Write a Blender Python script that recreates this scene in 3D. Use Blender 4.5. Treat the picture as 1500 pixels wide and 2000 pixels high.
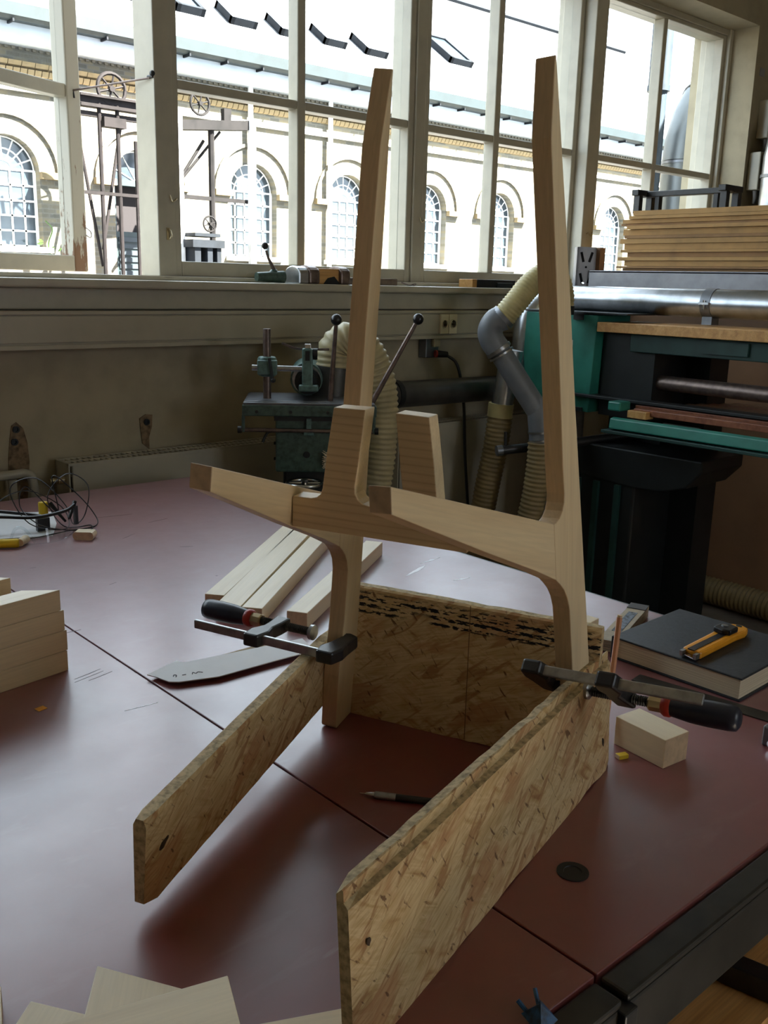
import bpy, bmesh, math, random
from mathutils import Vector, Matrix, Euler
random.seed(7)
for o in list(bpy.data.objects): bpy.data.objects.remove(o, do_unlink=True)
S = bpy.context.scene
COL = S.collection
R = math.radians
PI = math.pi

# ------------------------------------------------------------------ camera
CAM_YAW, CAM_PITCH, CAM_ROLL, FPX = 42.03, 13.643, 1.447, 1850.0
CAM_POS = Vector((0, 0, 1.45))
def cam_axes():
    a, p, r = R(CAM_YAW), R(CAM_PITCH), R(CAM_ROLL)
    f = Vector((math.sin(a)*math.cos(p), math.cos(a)*math.cos(p), -math.sin(p)))
    rt = Vector((math.cos(a), -math.sin(a), 0)); up = rt.cross(f)
    return rt*math.cos(r)+up*math.sin(r), up*math.cos(r)-rt*math.sin(r), f
cx, cy, cf = cam_axes()
cd = bpy.data.cameras.new('camera'); cam = bpy.data.objects.new('camera', cd); COL.objects.link(cam)
M = Matrix((cx, cy, -cf)).transposed().to_4x4(); M.translation = CAM_POS; cam.matrix_world = M
cd.sensor_fit = 'VERTICAL'; cd.sensor_height = 24.0; cd.sensor_width = 18.0
cd.lens = FPX/2000*24.0; cd.clip_start = .02; cd.clip_end = 300
S.camera = cam

# ------------------------------------------------------------------ sky, sun, exposure
SUN_ELEV, SUN_SIDE, SUN_POWER = 48.0, 32.0, 112.0
SKY_COL, SKY_POWER = (.78, .88, 1.0), 6.0
w = bpy.data.worlds.new('sky'); S.world = w; w.use_nodes = True
bg = w.node_tree.nodes['Background']; bg.inputs[0].default_value = (*SKY_COL, 1); bg.inputs[1].default_value = SKY_POWER
sl = bpy.data.lights.new('sun', 'SUN'); sl.energy = SUN_POWER; sl.angle = R(.55); sl.color = (1, .95, .86)
so = bpy.data.objects.new('sun', sl); COL.objects.link(so)
# the sun stands behind the photographer and to the right: light travels towards +Y, -X and down
e, s_ = R(SUN_ELEV), R(SUN_SIDE)
sd = Vector((-math.sin(s_)*math.cos(e), math.cos(s_)*math.cos(e), -math.sin(e)))
so.rotation_euler = sd.to_track_quat('-Z', 'Y').to_euler(); so.location = (20, -30, 40)
def portal(loc, rot, sx, sy):
    l = bpy.data.lights.new('window_portal', 'AREA'); l.shape = 'RECTANGLE'; l.size = sx; l.size_y = sy
    l.cycles.is_portal = True
    o = bpy.data.objects.new('window_portal', l); COL.objects.link(o); o.location = loc; o.rotation_euler = rot
portal((2.4, 3.16, 2.2), (R(-90), 0, 0), 5.6, 1.5)
portal((1.85, -2.32, 1.8), (R(90), 0, 0), .8, 1.2)
vs = S.view_settings; vs.view_transform = 'Standard'; vs.look = 'None'; vs.exposure = 0.0; vs.gamma = 1.0
vs.use_curve_mapping = False
cy_ = S.cycles
cy_.use_adaptive_sampling = True; cy_.adaptive_threshold = .02
cy_.max_bounces = 7; cy_.diffuse_bounces = 4; cy_.glossy_bounces = 3; cy_.transmission_bounces = 6; cy_.transparent_max_bounces = 12
cy_.use_denoising = True; cy_.sample_clamp_indirect = 8.0; cy_.caustics_reflective = False; cy_.caustics_refractive = False

# ------------------------------------------------------------------ materials
MATS = {}
def new_mat(name):
    m = bpy.data.materials.new(name); m.use_nodes = True; nt = m.node_tree
    b = nt.nodes['Principled BSDF']; MATS[name] = m
    return m, nt, b
def N(nt, typ, **kw):
    n = nt.nodes.new(typ)
    for k, v in kw.items(): setattr(n, k, v)
    return n
def coords(nt, scale=(1,1,1), loc=(0,0,0), rot=(0,0,0)):
    tc = N(nt, 'ShaderNodeTexCoord'); mp = N(nt, 'ShaderNodeMapping')
    mp.inputs['Scale'].default_value = scale; mp.inputs['Location'].default_value = loc; mp.inputs['Rotation'].default_value = rot
    nt.links.new(tc.outputs['Object'], mp.inputs['Vector']); return mp.outputs[0]
def noise(nt, vec, scale, detail=4, rough=.55, dist=0):
    n = N(nt, 'ShaderNodeTexNoise'); n.inputs['Scale'].default_value = scale; n.inputs['Detail'].default_value = detail
    n.inputs['Roughness'].default_value = rough; n.inputs['Distortion'].default_value = dist
    nt.links.new(vec, n.inputs['Vector']); return n.outputs['Fac']
def ramp(nt, fac, stops, interp='LINEAR'):
    r = N(nt, 'ShaderNodeValToRGB'); r.color_ramp.interpolation = interp
    el = r.color_ramp.elements
    while len(el) < len(stops): el.new(.5)
    for e_, (p, c) in zip(el, stops):
        e_.position = p; e_.color = (*c, 1) if len(c) == 3 else c
    nt.links.new(fac, r.inputs[0]); return r.outputs[0]
def mix(nt, fac, a, b, mode='MIX'):
    m = N(nt, 'ShaderNodeMix', data_type='RGBA', blend_type=mode)
    for sock, v in ((m.inputs[0], fac), (m.inputs[6], a), (m.inputs[7], b)):
        if isinstance(v, (int, float)): sock.default_value = v
        elif isinstance(v, tuple): sock.default_value = (*v, 1)
        else: nt.links.new(v, sock)
    return m.outputs[2]
def bump(nt, b, height, strength, dist=.002):
    bp = N(nt, 'ShaderNodeBump'); bp.inputs['Strength'].default_value = strength; bp.inputs['Distance'].default_value = dist
    nt.links.new(height, bp.inputs['Height']); nt.links.new(bp.outputs[0], b.inputs['Normal'])
def plain(name, col, rough=.5, metal=0.0, spec=.5, var=.12, scale=30, bmp=.0, dark=None):
    m, nt, b = new_mat(name)
    v = noise(nt, coords(nt), scale, 5)
    d = dark or tuple(c*(1-var*2) for c in col); l = tuple(min(1, c*(1+var*.8)) for c in col)
    nt.links.new(ramp(nt, v, [(.3, d), (.55, col), (.75, l)]), b.inputs['Base Color'])
    b.inputs['Roughness'].default_value = rough; b.inputs['Metallic'].default_value = metal; b.inputs['Specular IOR Level'].default_value = spec
    if bmp: bump(nt, b, v, bmp)
    return m
def wood(name, light, mid, dark, rough=.5, gscale=1.0, contrast=1.0, knots=False):
    # grain runs along local X
    m, nt, b = new_mat(name)
    big = noise(nt, coords(nt, (3*gscale, 40*gscale, 40*gscale)), 1.0, 3, .5, .6)
    fine = noise(nt, coords(nt, (12*gscale, 300*gscale, 300*gscale)), 1.0, 2)
    c = ramp(nt, big, [(.25, dark), (.5, mid), (.72, light)])
    f = ramp(nt, fine, [(.3, (1-.22*contrast,)*3), (.65, (1, 1, 1))])
    c = mix(nt, 1.0, c, f, 'MULTIPLY')
    if knots:
        v = N(nt, 'ShaderNodeTexVoronoi'); v.inputs['Scale'].default_value = 1.0
        nt.links.new(coords(nt, (5, 22, 22)), v.inputs['Vector'])
        k = ramp(nt, v.outputs['Distance'], [(.05, (.35, .22, .1)), (.12, (1, 1, 1))])
        c = mix(nt, 1.0, c, k, 'MULTIPLY')
    nt.links.new(c, b.inputs['Base Color']); b.inputs['Roughness'].default_value = rough
    b.inputs['Specular IOR Level'].default_value = .5
    bump(nt, b, fine, .06, .001)
    return m
wood('maple', (.80, .66, .44), (.755, .61, .40), (.69, .54, .345), .48, contrast=.45)
wood('maple_shaded', (.72, .54, .34), (.67, .49, .30), (.60, .42, .25), .5, contrast=.5)  # same maple, darkened: shade of the chair's front and edge faces in the colour
wood('maple_pale', (.83, .71, .52), (.79, .67, .47), (.72, .59, .40), .38, contrast=.35, knots=True)
wood('pine_orange', (.76, .44, .17), (.66, .36, .12), (.52, .26, .08), .45)
wood('red_brown_wood', (.36, .14, .07), (.28, .10, .05), (.18, .06, .03), .4)
def ringed():
    m, nt, b = new_mat('maple_ringed')
    w_ = N(nt, 'ShaderNodeTexWave', wave_type='BANDS', bands_direction='Y'); w_.inputs['Scale'].default_value = 38; w_.inputs['Distortion'].default_value = 2.2; w_.inputs['Detail'].default_value = 2; w_.inputs['Detail Scale'].default_value = .35
    nt.links.new(coords(nt, (.25, 1, .25)), w_.inputs['Vector'])
    c = ramp(nt, w_.outputs['Fac'], [(.02, (.60, .42, .25)), (.16, (.68, .50, .31)), (.8, (.71, .53, .33))])
    f = ramp(nt, noise(nt, coords(nt, (12, 300, 300)), 1, 2), [(.3, (.92,)*3), (.65, (1,)*3)])
    nt.links.new(mix(nt, 1, c, f, 'MULTIPLY'), b.inputs['Base Color']); b.inputs['Roughness'].default_value = .5
ringed()
plain('end_grain', (.60, .43, .29), .7, var=.10, scale=90)
plain('end_grain_pale', (.60, .45, .29), .7, var=.10, scale=90)
def osb(name, printed=False):
    m, nt, b = new_mat(name)
    def strands(sc, rot, loc, dist=1.1, det=3):
        n = N(nt, 'ShaderNodeTexNoise'); n.inputs['Scale'].default_value = 1; n.inputs['Detail'].default_value = det; n.inputs['Distortion'].default_value = dist
        r2 = N(nt, 'ShaderNodeMapping'); r2.inputs['Rotation'].default_value = (0, rot, 0); r1 = N(nt, 'ShaderNodeMapping'); r1.inputs['Scale'].default_value = sc; r1.inputs['Location'].default_value = loc
        tc = N(nt, 'ShaderNodeTexCoord'); nt.links.new(tc.outputs['Object'], r2.inputs['Vector']); nt.links.new(r2.outputs[0], r1.inputs['Vector']); nt.links.new(r1.outputs[0], n.inputs['Vector'])
        return n.outputs['Fac']
    pale, tan, brown, dark = (.72, .57, .34), (.60, .43, .22), (.42, .23, .105), (.17, .08, .038)
    c = ramp(nt, strands((9, 14, 42), R(22), (1, 2, 3)), [(.30, tan), (.48, pale), (.62, tan), (.74, pale)])
    c2 = ramp(nt, strands((13, 17, 70), R(-30), (5, 1, 8)), [(.28, brown), (.40, tan), (.55, pale), (.70, tan)])
    c = mix(nt, ramp(nt, strands((15, 15, 34), R(10), (9, 9, 1), .6, 2), [(.46, (0,)*3), (.54, (1,)*3)]), c, c2)
    c = mix(nt, ramp(nt, strands((16, 20, 95), R(38), (3, 7, 2), .8), [(.54, (0,)*3), (.64, (.85,)*3)]), c, brown)
    c = mix(nt, ramp(nt, strands((7, 10, 22), R(28), (2, 2, 6), 1.6), [(.55, (0,)*3), (.64, (.75,)*3)]), c, (.53, .30, .155))
    c = mix(nt, ramp(nt, strands((40, 40, 150), R(-52), (6, 3, 4), .5), [(.62, (0,)*3), (.69, (.9,)*3)]), c, dark)
    fine = strands((30, 60, 420), R(18), (1, 1, 1), .4, 2)
    c = mix(nt, .6, c, ramp(nt, fine, [(.32, (.70, .60, .48)), (.55, (1, 1, 1))]), 'MULTIPLY')
    d2 = fine
    if printed:      # the mill's blurred black stamp along the upper edge of one board
        tc = N(nt, 'ShaderNodeTexCoord'); sep = N(nt, 'ShaderNodeSeparateXYZ'); nt.links.new(tc.outputs['Object'], sep.inputs[0])
        band = ramp(nt, sep.outputs[2], [(.152, (0,)*3), (.156, (1,)*3), (.184, (1,)*3), (.187, (0,)*3)])
        rows = N(nt, 'ShaderNodeTexWave', wave_type='BANDS', bands_direction='Z'); rows.inputs['Scale'].default_value = 33; rows.inputs['Distortion'].default_value = 1.2; rows.inputs['Detail Scale'].default_value = 8
        nt.links.new(coords(nt), rows.inputs['Vector'])
        dash = noise(nt, coords(nt, (75, 10, 230)), 1, 2)
        words = noise(nt, coords(nt, (9, 1, 18), (2.2, 0, .4)), 1, 1)
        k1 = ramp(nt, dash, [(.45, (0,)*3), (.5, (1,)*3)]); k2 = ramp(nt, rows.outputs['Fac'], [(.35, (0,)*3), (.5, (1,)*3)]); k3 = ramp(nt, words, [(.42, (0,)*3), (.47, (1,)*3)])
        k = mix(nt, 1, mix(nt, 1, band, k1, 'MULTIPLY'), mix(nt, 1, k2, k3, 'MULTIPLY'), 'MULTIPLY')
        c = mix(nt, k, c, (.012, .012, .016))
    nt.links.new(c, b.inputs['Base Color']); b.inputs['Roughness'].default_value = .62; b.inputs['Specular IOR Level'].default_value = .3
    bump(nt, b, d2, .25, .001)
    return m
osb('osb'); osb('osb_printed', True)
plain('osb_edge', (.56, .44, .26), .8, var=.28, scale=140, bmp=.6)
def lino():
    m, nt, b = new_mat('red_lino')
    v = noise(nt, coords(nt), 3.0, 6, .6)
    c = ramp(nt, v, [(.3, (.150, .018, .016)), (.55, (.185, .023, .020)), (.8, (.215, .030, .027))])
    dust = noise(nt, coords(nt, (9, 26, 1), (3, 1, 0), (0, 0, R(24))), 1.0, 6, .6, .4)
    k = ramp(nt, dust, [(.60, (0,)*3), (.90, (.16,)*3)])
    c = mix(nt, k, c, (.42, .30, .30))
    scr = noise(nt, coords(nt, (4, 130, 1), (0, 0, 0), (0, 0, R(34))), 1.0, 2, .6)
    k2 = ramp(nt, scr, [(.70, (0,)*3), (.78, (.35,)*3)])
    c = mix(nt, k2, c, (.10, .012, .012))
    smear = noise(nt, coords(nt, (2.5, 26, 1), (7, 3, 0), (0, 0, R(-28))), 1.0, 5, .65, .5)
    c = mix(nt, ramp(nt, smear, [(.70, (0,)*3), (.84, (.40,)*3)]), c, (.36, .27, .27))
    nt.links.new(c, b.inputs['Base Color'])
    rr = ramp(nt, noise(nt, coords(nt), 11, 6, .65), [(.3, (.40,)*3), (.7, (.52,)*3)])
    b.inputs['Coat Weight'].default_value = .78; b.inputs['Coat Roughness'].default_value = .27
    nt.links.new(rr, b.inputs['Roughness']); b.inputs['Specular IOR Level'].default_value = .9
    b.inputs['Coat IOR'].default_value = 1.58
    b.inputs['Sheen Weight'].default_value = .55; b.inputs['Sheen Roughness'].default_value = .30; b.inputs['Sheen Tint'].default_value = (.88, .86, 1, 1)
    bump(nt, b, noise(nt, coords(nt), 260, 3), .05, .0006)
lino()
plain('plaster', (.44, .38, .265), .85, var=.07, scale=9, bmp=.15)
plain('plaster_dark', (.30, .25, .17), .9, var=.1, scale=6)
plain('room_wall', (.72, .68, .56), .85, var=.05, scale=4)
plain('scarred_plaster', (.25, .17, .10), .95, var=.3, scale=60, bmp=.8)
plain('cream_paint', (.52, .48, .385), .38, var=.05, scale=14, bmp=.05)
def peeling():
    m, nt, b = new_mat('peeling_paint')
    tc = N(nt, 'ShaderNodeTexCoord'); sep = N(nt, 'ShaderNodeSeparateXYZ'); nt.links.new(tc.outputs['Object'], sep.inputs[0])
    n = noise(nt, coords(nt, (40, 40, 9)), 1, 6, .7)
    low = ramp(nt, sep.outputs[2], [(.05, (.26,)*3), (.20, (.05,)*3), (.9, (0,)*3)])
    s = mix(nt, 1, n, low, 'ADD')
    k = ramp(nt, s, [(.66, (0,)*3), (.70, (1,)*3)])
    nt.links.new(mix(nt, k, (.55, .51, .42), (.24, .13, .07)), b.inputs['Base Color']); b.inputs['Roughness'].default_value = .6
    bump(nt, b, k, .5)
peeling()
plain('radiator_paint', (.48, .44, .35), .35, var=.04, scale=10)
plain('trunking_plastic', (.44, .40, .305), .35, var=.04, scale=10)
plain('socket_plastic', (.80, .72, .52), .3, var=.03)
plain('floor_grey', (.24, .20, .16), .6, var=.2, scale=5)
plain('ceiling_paint', (.62, .57, .43), .9, var=.05, scale=4)
plain('black_iron', (.020, .020, .022), .38, var=.2, scale=60, bmp=.1)
plain('black_plastic', (.012, .012, .014), .3, var=.1)
plain('table_steel', (.030, .027, .023), .42, .2, var=.25, scale=25)
plain('bar_steel', (.40, .41, .42), .32, .95, var=.15, scale=80)
plain('bright_steel', (.62, .62, .62), .22, 1.0, var=.08, scale=60)
plain('brass', (.55, .45, .28), .3, .9, var=.1)
plain('brown_steel', (.20, .15, .13), .4, .7, var=.2, scale=40)
plain('galvanised', (.52, .54, .57), .30, 1.0, var=.14, scale=16)
plain('galvanised_dull', (.24, .25, .27), .42, .8, var=.18, scale=12)
plain('grey_plastic_pipe', (.19, .20, .22), .45, var=.1, scale=10)
plain('pipe_dark', (.10, .095, .085), .35, .4, var=.2, scale=8)
plain('hammer_green', (.060, .105, .085), .40, .1, var=.25, scale=70, bmp=.15)
plain('hammer_green_light', (.115, .205, .185), .40, .1, var=.2, scale=70, bmp=.15)
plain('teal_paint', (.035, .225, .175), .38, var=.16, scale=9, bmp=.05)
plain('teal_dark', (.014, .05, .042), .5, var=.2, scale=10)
plain('machine_black', (.010, .012, .012), .5, var=.2, scale=10)
plain('hose_yellow', (.56, .47, .22), .42, var=.12, scale=14)
plain('hose_cream', (.46, .39, .22), .45, var=.10, scale=14)
plain('hose_tan', (.30, .22, .10), .5, var=.12, scale=14)
plain('brown_board', (.34, .19, .105), .45, var=.12, scale=4, bmp=.03)
plain('rack_grey', (.34, .34, .37), .4, .2, var=.08, scale=20)
plain('sheet_tan', (.48, .275, .09), .6, var=.10, scale=12)
plain('sheet_brown', (.32, .165, .055), .6, var=.12, scale=12)
plain('book_cover', (.016, .019, .026), .5, var=.25, scale=120, bmp=.25)
def pages():
    m, nt, b = new_mat('pages')
    n = noise(nt, coords(nt, (2, 2, 900)), 1, 2)
    nt.links.new(ramp(nt, n, [(.3, (.45, .37, .25)), (.6, (.74, .66, .50))]), b.inputs['Base Color']); b.inputs['Roughness'].default_value = .8
pages()
plain('knife_orange', (.80, .33, .02), .32, var=.05, scale=40)
plain('red_plastic', (.42, .03, .02), .4, var=.1)
plain('handle_navy', (.012, .016, .035), .35, var=.3, scale=25, bmp=.1)
plain('paper_white', (.80, .80, .82), .75, var=.02)
plain('paper_edge', (.40, .30, .18), .8, var=.1)
plain('ear_yellow', (.75, .52, .02), .6, var=.06)
plain('pencil_copper', (.62, .30, .17), .35, .25, var=.05)
plain('chalk_smear', (.92, .88, .92), .35, 0, 1.0, var=.05, scale=60)
plain('scuff_dark', (.11, .03, .035), .42, 0, .8, var=.2, scale=60)
plain('pencil_line', (.16, .09, .045), .8)
plain('knot', (.06, .032, .018), .8, var=.3, scale=200)
plain('ink', (.03, .03, .05), .8)
plain('blue_plastic', (.02, .10, .26), .4, var=.5, scale=90)
plain('rule_wood', (.42, .35, .25), .6, var=.12, scale=30)
plain('rule_dark', (.06, .05, .05), .6, var=.12, scale=30)
plain('rule_print', (.16, .19, .24), .6, var=.5, scale=160)
plain('sun_brick', (.17, .125, .062), .8, var=.22, scale=5)
plain('stone_pale', (.74, .70, .62), .8, var=.06, scale=4)
plain('white_paint', (.82, .82, .80), .5, var=.03, scale=4)
plain('copper_green', (.011, .0195, .0225), .6, var=.12, scale=3)
plain('zinc_fascia', (.45, .49, .53), .6, var=.06, scale=3)
plain('lead_dark', (.009, .011, .015), .7, 0, .2, var=.2, scale=4)
plain('crane_steel', (.0105, .0085, .0085), .7, .0, .15, var=.25, scale=5)
plain('crane_pale', (.62, .60, .60), .5, .1, var=.15, scale=4)
plain('louvre_grey', (.022, .032, .040), .5, var=.15, scale=5)
plain('door_teal', (.013, .026, .028), .5, var=.15, scale=5)
plain('duct_zinc', (.15, .16, .16), .42, .7, var=.1, scale=4)
plain('flue_blue', (.032, .046, .064), .5, .2, var=.15, scale=4)
plain('leaf_green', (.055, .12, .016), .5, var=.3, scale=20)
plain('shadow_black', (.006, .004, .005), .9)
plain('ground_pale', (.11, .105, .10), .9, var=.1, scale=1)
def brick_wall():
    m, nt, b = new_mat('yellow_brick')
    tc = N(nt, 'ShaderNodeTexCoord'); sep = N(nt, 'ShaderNodeSeparateXYZ'); nt.links.new(tc.outputs['Object'], sep.inputs[0])
    cmb = N(nt, 'ShaderNodeCombineXYZ'); nt.links.new(sep.outputs[0], cmb.inputs[0]); nt.links.new(sep.outputs[2], cmb.inputs[1])
    br = N(nt, 'ShaderNodeTexBrick'); nt.links.new(cmb.outputs[0], br.inputs['Vector'])
    br.inputs['Scale'].default_value = 1; br.inputs['Brick Width'].default_value = .25; br.inputs['Row Height'].default_value = .082
    br.inputs['Mortar Size'].default_value = .010; br.inputs['Bias'].default_value = -.1
    br.inputs['Color1'].default_value = (.150, .128, .085, 1); br.inputs['Color2'].default_value = (.065, .065, .058, 1); br.inputs['Mortar'].default_value = (.125, .119, .102, 1)
    n = noise(nt, coords(nt), .9, 4)
    c = mix(nt, 1, br.outputs['Color'], ramp(nt, n, [(.3, (.75, .78, .80)), (.7, (1.1, 1.04, .95))]), 'MULTIPLY')
    nt.links.new(c, b.inputs['Base Color']); b.inputs['Roughness'].default_value = .85
brick_wall()
def slate():
    m, nt, b = new_mat('slate_roof')
    br = N(nt, 'ShaderNodeTexBrick'); nt.links.new(coords(nt), br.inputs['Vector'])
    br.inputs['Scale'].default_value = 1; br.inputs['Brick Width'].default_value = .5; br.inputs['Row Height'].default_value = .3; br.inputs['Mortar Size'].default_value = .012
    br.inputs['Color1'].default_value = (.135, .138, .145, 1); br.inputs['Color2'].default_value = (.11, .113, .12, 1); br.inputs['Mortar'].default_value = (.045, .047, .05, 1)
    nt.links.new(br.outputs['Color'], b.inputs['Base Color']); b.inputs['Roughness'].default_value = .55
slate()
def glass(name, tint=(1, 1, 1), r0=.035):
    m = bpy.data.materials.new(name); m.use_nodes = True; nt = m.node_tree; MATS[name] = m
    nt.nodes.remove(nt.nodes['Principled BSDF']); out = nt.nodes['Material Output']
    t = N(nt, 'ShaderNodeBsdfTransparent'); t.inputs[0].default_value = (*tint, 1)
    g = N(nt, 'ShaderNodeBsdfGlossy'); g.inputs['Roughness'].default_value = .02
    fr = N(nt, 'ShaderNodeFresnel'); fr.inputs[0].default_value = 1.45
    ge = N(nt, 'ShaderNodeNewGeometry'); iv = N(nt, 'ShaderNodeMath', operation='SUBTRACT'); iv.inputs[0].default_value = 1; nt.links.new(ge.outputs['Backfacing'], iv.inputs[1])
    ml = N(nt, 'ShaderNodeMath', operation='MULTIPLY'); nt.links.new(fr.outputs[0], ml.inputs[0]); nt.links.new(iv.outputs[0], ml.inputs[1])   # only the front skin mirrors
    mx = N(nt, 'ShaderNodeMixShader'); nt.links.new(ml.outputs[0], mx.inputs[0]); nt.links.new(t.outputs[0], mx.inputs[1]); nt.links.new(g.outputs[0], mx.inputs[2])
    nt.links.new(mx.outputs[0], out.inputs[0])
glass('window_glass', (.94, .97, .97)); glass('clear_plastic', (.93, .95, .96))
def far_glass():
    m, nt, b = new_mat('far_glass')
    n = noise(nt, coords(nt), 1.6, 3)
    nt.links.new(ramp(nt, n, [(.3, (.020, .028, .036)), (.7, (.055, .072, .088))]), b.inputs['Base Color'])
    b.inputs['Roughness'].default_value = .12; b.inputs['Specular IOR Level'].default_value = .8
far_glass()

# ------------------------------------------------------------------ mesh helpers
class MB:
    def __init__(s): s.v = []; s.f = []
    def add(s, vs, fs, M=None):
        o = len(s.v)
        s.v += [tuple(M @ Vector(p)) if M else tuple(p) for p in vs]; s.f += [[i+o for i in q] for q in fs]; return s
    def box(s, c, d, M=None):
        x, y, z = c; a, b, h = d[0]/2, d[1]/2, d[2]/2
        vs = [(x+i*a, y+j*b, z+k*h) for k in (-1, 1) for j in (-1, 1) for i in (-1, 1)]
        return s.add(vs, [(0,2,3,1),(4,5,7,6),(0,1,5,4),(2,6,7,3),(0,4,6,2),(1,3,7,5)], M)
    def span(s, a, b, M=None):
        return s.box([(p+q)/2 for p, q in zip(a, b)], [abs(q-p) for p, q in zip(a, b)], M)
    def prism(s, poly, z0, z1, M=None):
        n = len(poly); ar = sum(poly[i][0]*poly[(i+1) % n][1]-poly[(i+1) % n][0]*poly[i][1] for i in range(n))
        if ar < 0: poly = poly[::-1]
        vs = [(p[0], p[1], z0) for p in poly]+[(p[0], p[1], z1) for p in poly]
        return s.add(vs, [list(range(n))[::-1], list(range(n, 2*n))]+[(i, (i+1) % n, (i+1) % n+n, i+n) for i in range(n)], M)
    def tube(s, pts, r, seg=12, caps=True, M=None):
        pts = [Vector(p) for p in pts]; rs = r if isinstance(r, (list, tuple)) else [r]*len(pts)
        vs = []; fs = []; nx = None
        for i, p in enumerate(pts):
            t = (pts[min(i+1, len(pts)-1)]-pts[max(i-1, 0)]).normalized()
            if nx is None:
                nx = t.orthogonal().normalized()
            nx = (nx-t*nx.dot(t)).normalized(); ny = t.cross(nx)
            for k in range(seg):
                a = 2*PI*k/seg; vs.append(p+(nx*math.cos(a)+ny*math.sin(a))*rs[i])
        for i in range(len(pts)-1):
            for k in range(seg):
                a, b = i*seg+k, i*seg+(k+1) % seg; fs.append((a, b, b+seg, a+seg))
        if caps:
            fs.append(list(range(seg))[::-1]); fs.append([(len(pts)-1)*seg+k for k in range(seg)])
        return s.add(vs, fs, M)
    def lathe(s, prof, seg=20, M=None):   # prof: (radius, z) bottom to top
        vs = []; fs = []
        for r, z in prof:
            for k in range(seg): a = 2*PI*k/seg; vs.append((r*math.cos(a), r*math.sin(a), z))
        for i in range(len(prof)-1):
            for k in range(seg):
                a, b = i*seg+k, i*seg+(k+1) % seg; fs.append((a, b, b+seg, a+seg))
        if prof[0][0] > 1e-6: fs.append(list(range(seg))[::-1])
        if prof[-1][0] > 1e-6: fs.append([(len(prof)-1)*seg+k for k in range(seg)])
        return s.add(vs, fs, M)
    def ball(s, c, r, seg=14, sq=(1, 1, 1)):
        n = 8
        return s.lathe([(max(1e-4, r*math.sin(PI*i/n)), -r*math.cos(PI*i/n)) for i in range(n+1)], seg, Matrix.Translation(c) @ Matrix.Diagonal((*sq, 1)))
def spline(pts, n=8):
    P = [Vector(p) for p in pts]; P = [P[0]*2-P[1]]+P+[P[-1]*2-P[-2]]; out = []
    for i in range(1, len(P)-2):
        for k in range(n):
            t = k/n; a, b, c, d = P[i-1:i+3]
            out.append(.5*((2*b)+(c-a)*t+(2*a-5*b+4*c-d)*t*t+(3*b-a-3*c+d)*t**3))
    out.append(P[-2]); return out
def resample(pts, step):
    out = [pts[0]]; acc = 0
    for a, b in zip(pts, pts[1:]):
        L = (b-a).length
        while acc+L >= step:
            a = a+(b-a)*((step-acc)/L); L = (b-a).length; acc = 0; out.append(a.copy())
            if L < 1e-9: break
        acc += L
    return out
def corrugated(pts, r, pitch, depth, seg=20):
    P = resample(spline(pts, 24), pitch/4)
    return MB().tube(P, [r-(depth if i % 4 == 2 else depth*.45 if i % 4 in (1, 3) else 0) for i in range(len(P))], seg)
def obj(name, mb, mat, parent=None, M=None, smooth=None, bevel=0, seg=2):
    me = bpy.data.meshes.new(name); me.from_pydata(mb.v, [], mb.f); me.validate(); me.update()
    me.materials.append(MATS[mat])
    bm = bmesh.new(); bm.from_mesh(me); bmesh.ops.recalc_face_normals(bm, faces=bm.faces); bm.to_mesh(me); bm.free()
    if smooth:
        for p in me.polygons: p.use_smooth = True
        me.set_sharp_from_angle(angle=R(smooth))
    o = bpy.data.objects.new(name, me); COL.objects.link(o)
    if parent: o.parent = parent
    if M is not None: o.matrix_local = M
    if bevel:
        bv = o.modifiers.new('edge', 'BEVEL'); bv.width = bevel; bv.segments = seg; bv.limit_method = 'ANGLE'; bv.angle_limit = R(40); bv.harden_normals = False
    return o
def second(o, mat, test):
    o.data.materials.append(MATS[mat])
    for p in o.data.polygons:
        if test(p): p.material_index = len(o.data.materials)-1
    return o
def ends(o, mat='end_grain', ax=0, lim=.85):
    return second(o, mat, lambda p: abs(p.normal[ax]) > lim)
def thing(name, label, cat, M=None, group=None):
    o = bpy.data.objects.new(name, None); COL.objects.link(o); o.empty_display_size = .05
    if M is not None: o.matrix_world = M if isinstance(M, Matrix) else Matrix.Translation(M)
    o['label'] = label; o['category'] = cat
    if group: o['group'] = group
    return o
def tag(o, label, cat, group=None):
    o['label'] = label; o['category'] = cat
    if group: o['group'] = group
    return o
def struct(o, label=None):
    o['kind'] = 'structure'
    if label: o['label'] = label
    return o
def hold(name, loc=(0, 0, 0)):
    o = bpy.data.objects.new(name, None); COL.objects.link(o); o.location = loc; o['kind'] = 'structure'; return o
def frame(pos, az, tilt=0):
    """matrix: local X along azimuth az (degrees from +Y to +X), Y to its left, Z up"""
    a = R(az); u = Vector((math.sin(a), math.cos(a), 0)); z = Vector((0, 0, 1))
    if tilt: z = Matrix.Rotation(R(tilt), 3, u) @ z
    y = z.cross(u); m = Matrix((u, y, z)).transposed().to_4x4(); m.translation = pos; return m
def axes(o, x, y, z):
    m = Matrix((x, y, z)).transposed().to_4x4(); m.translation = o; return m
def child_mesh(name, data, parent, loc=None, M=None):
    o = bpy.data.objects.new(name, data); COL.objects.link(o); o.parent = parent
    if loc is not None: o.location = loc
    if M is not None: o.matrix_local = M
    return o

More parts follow.
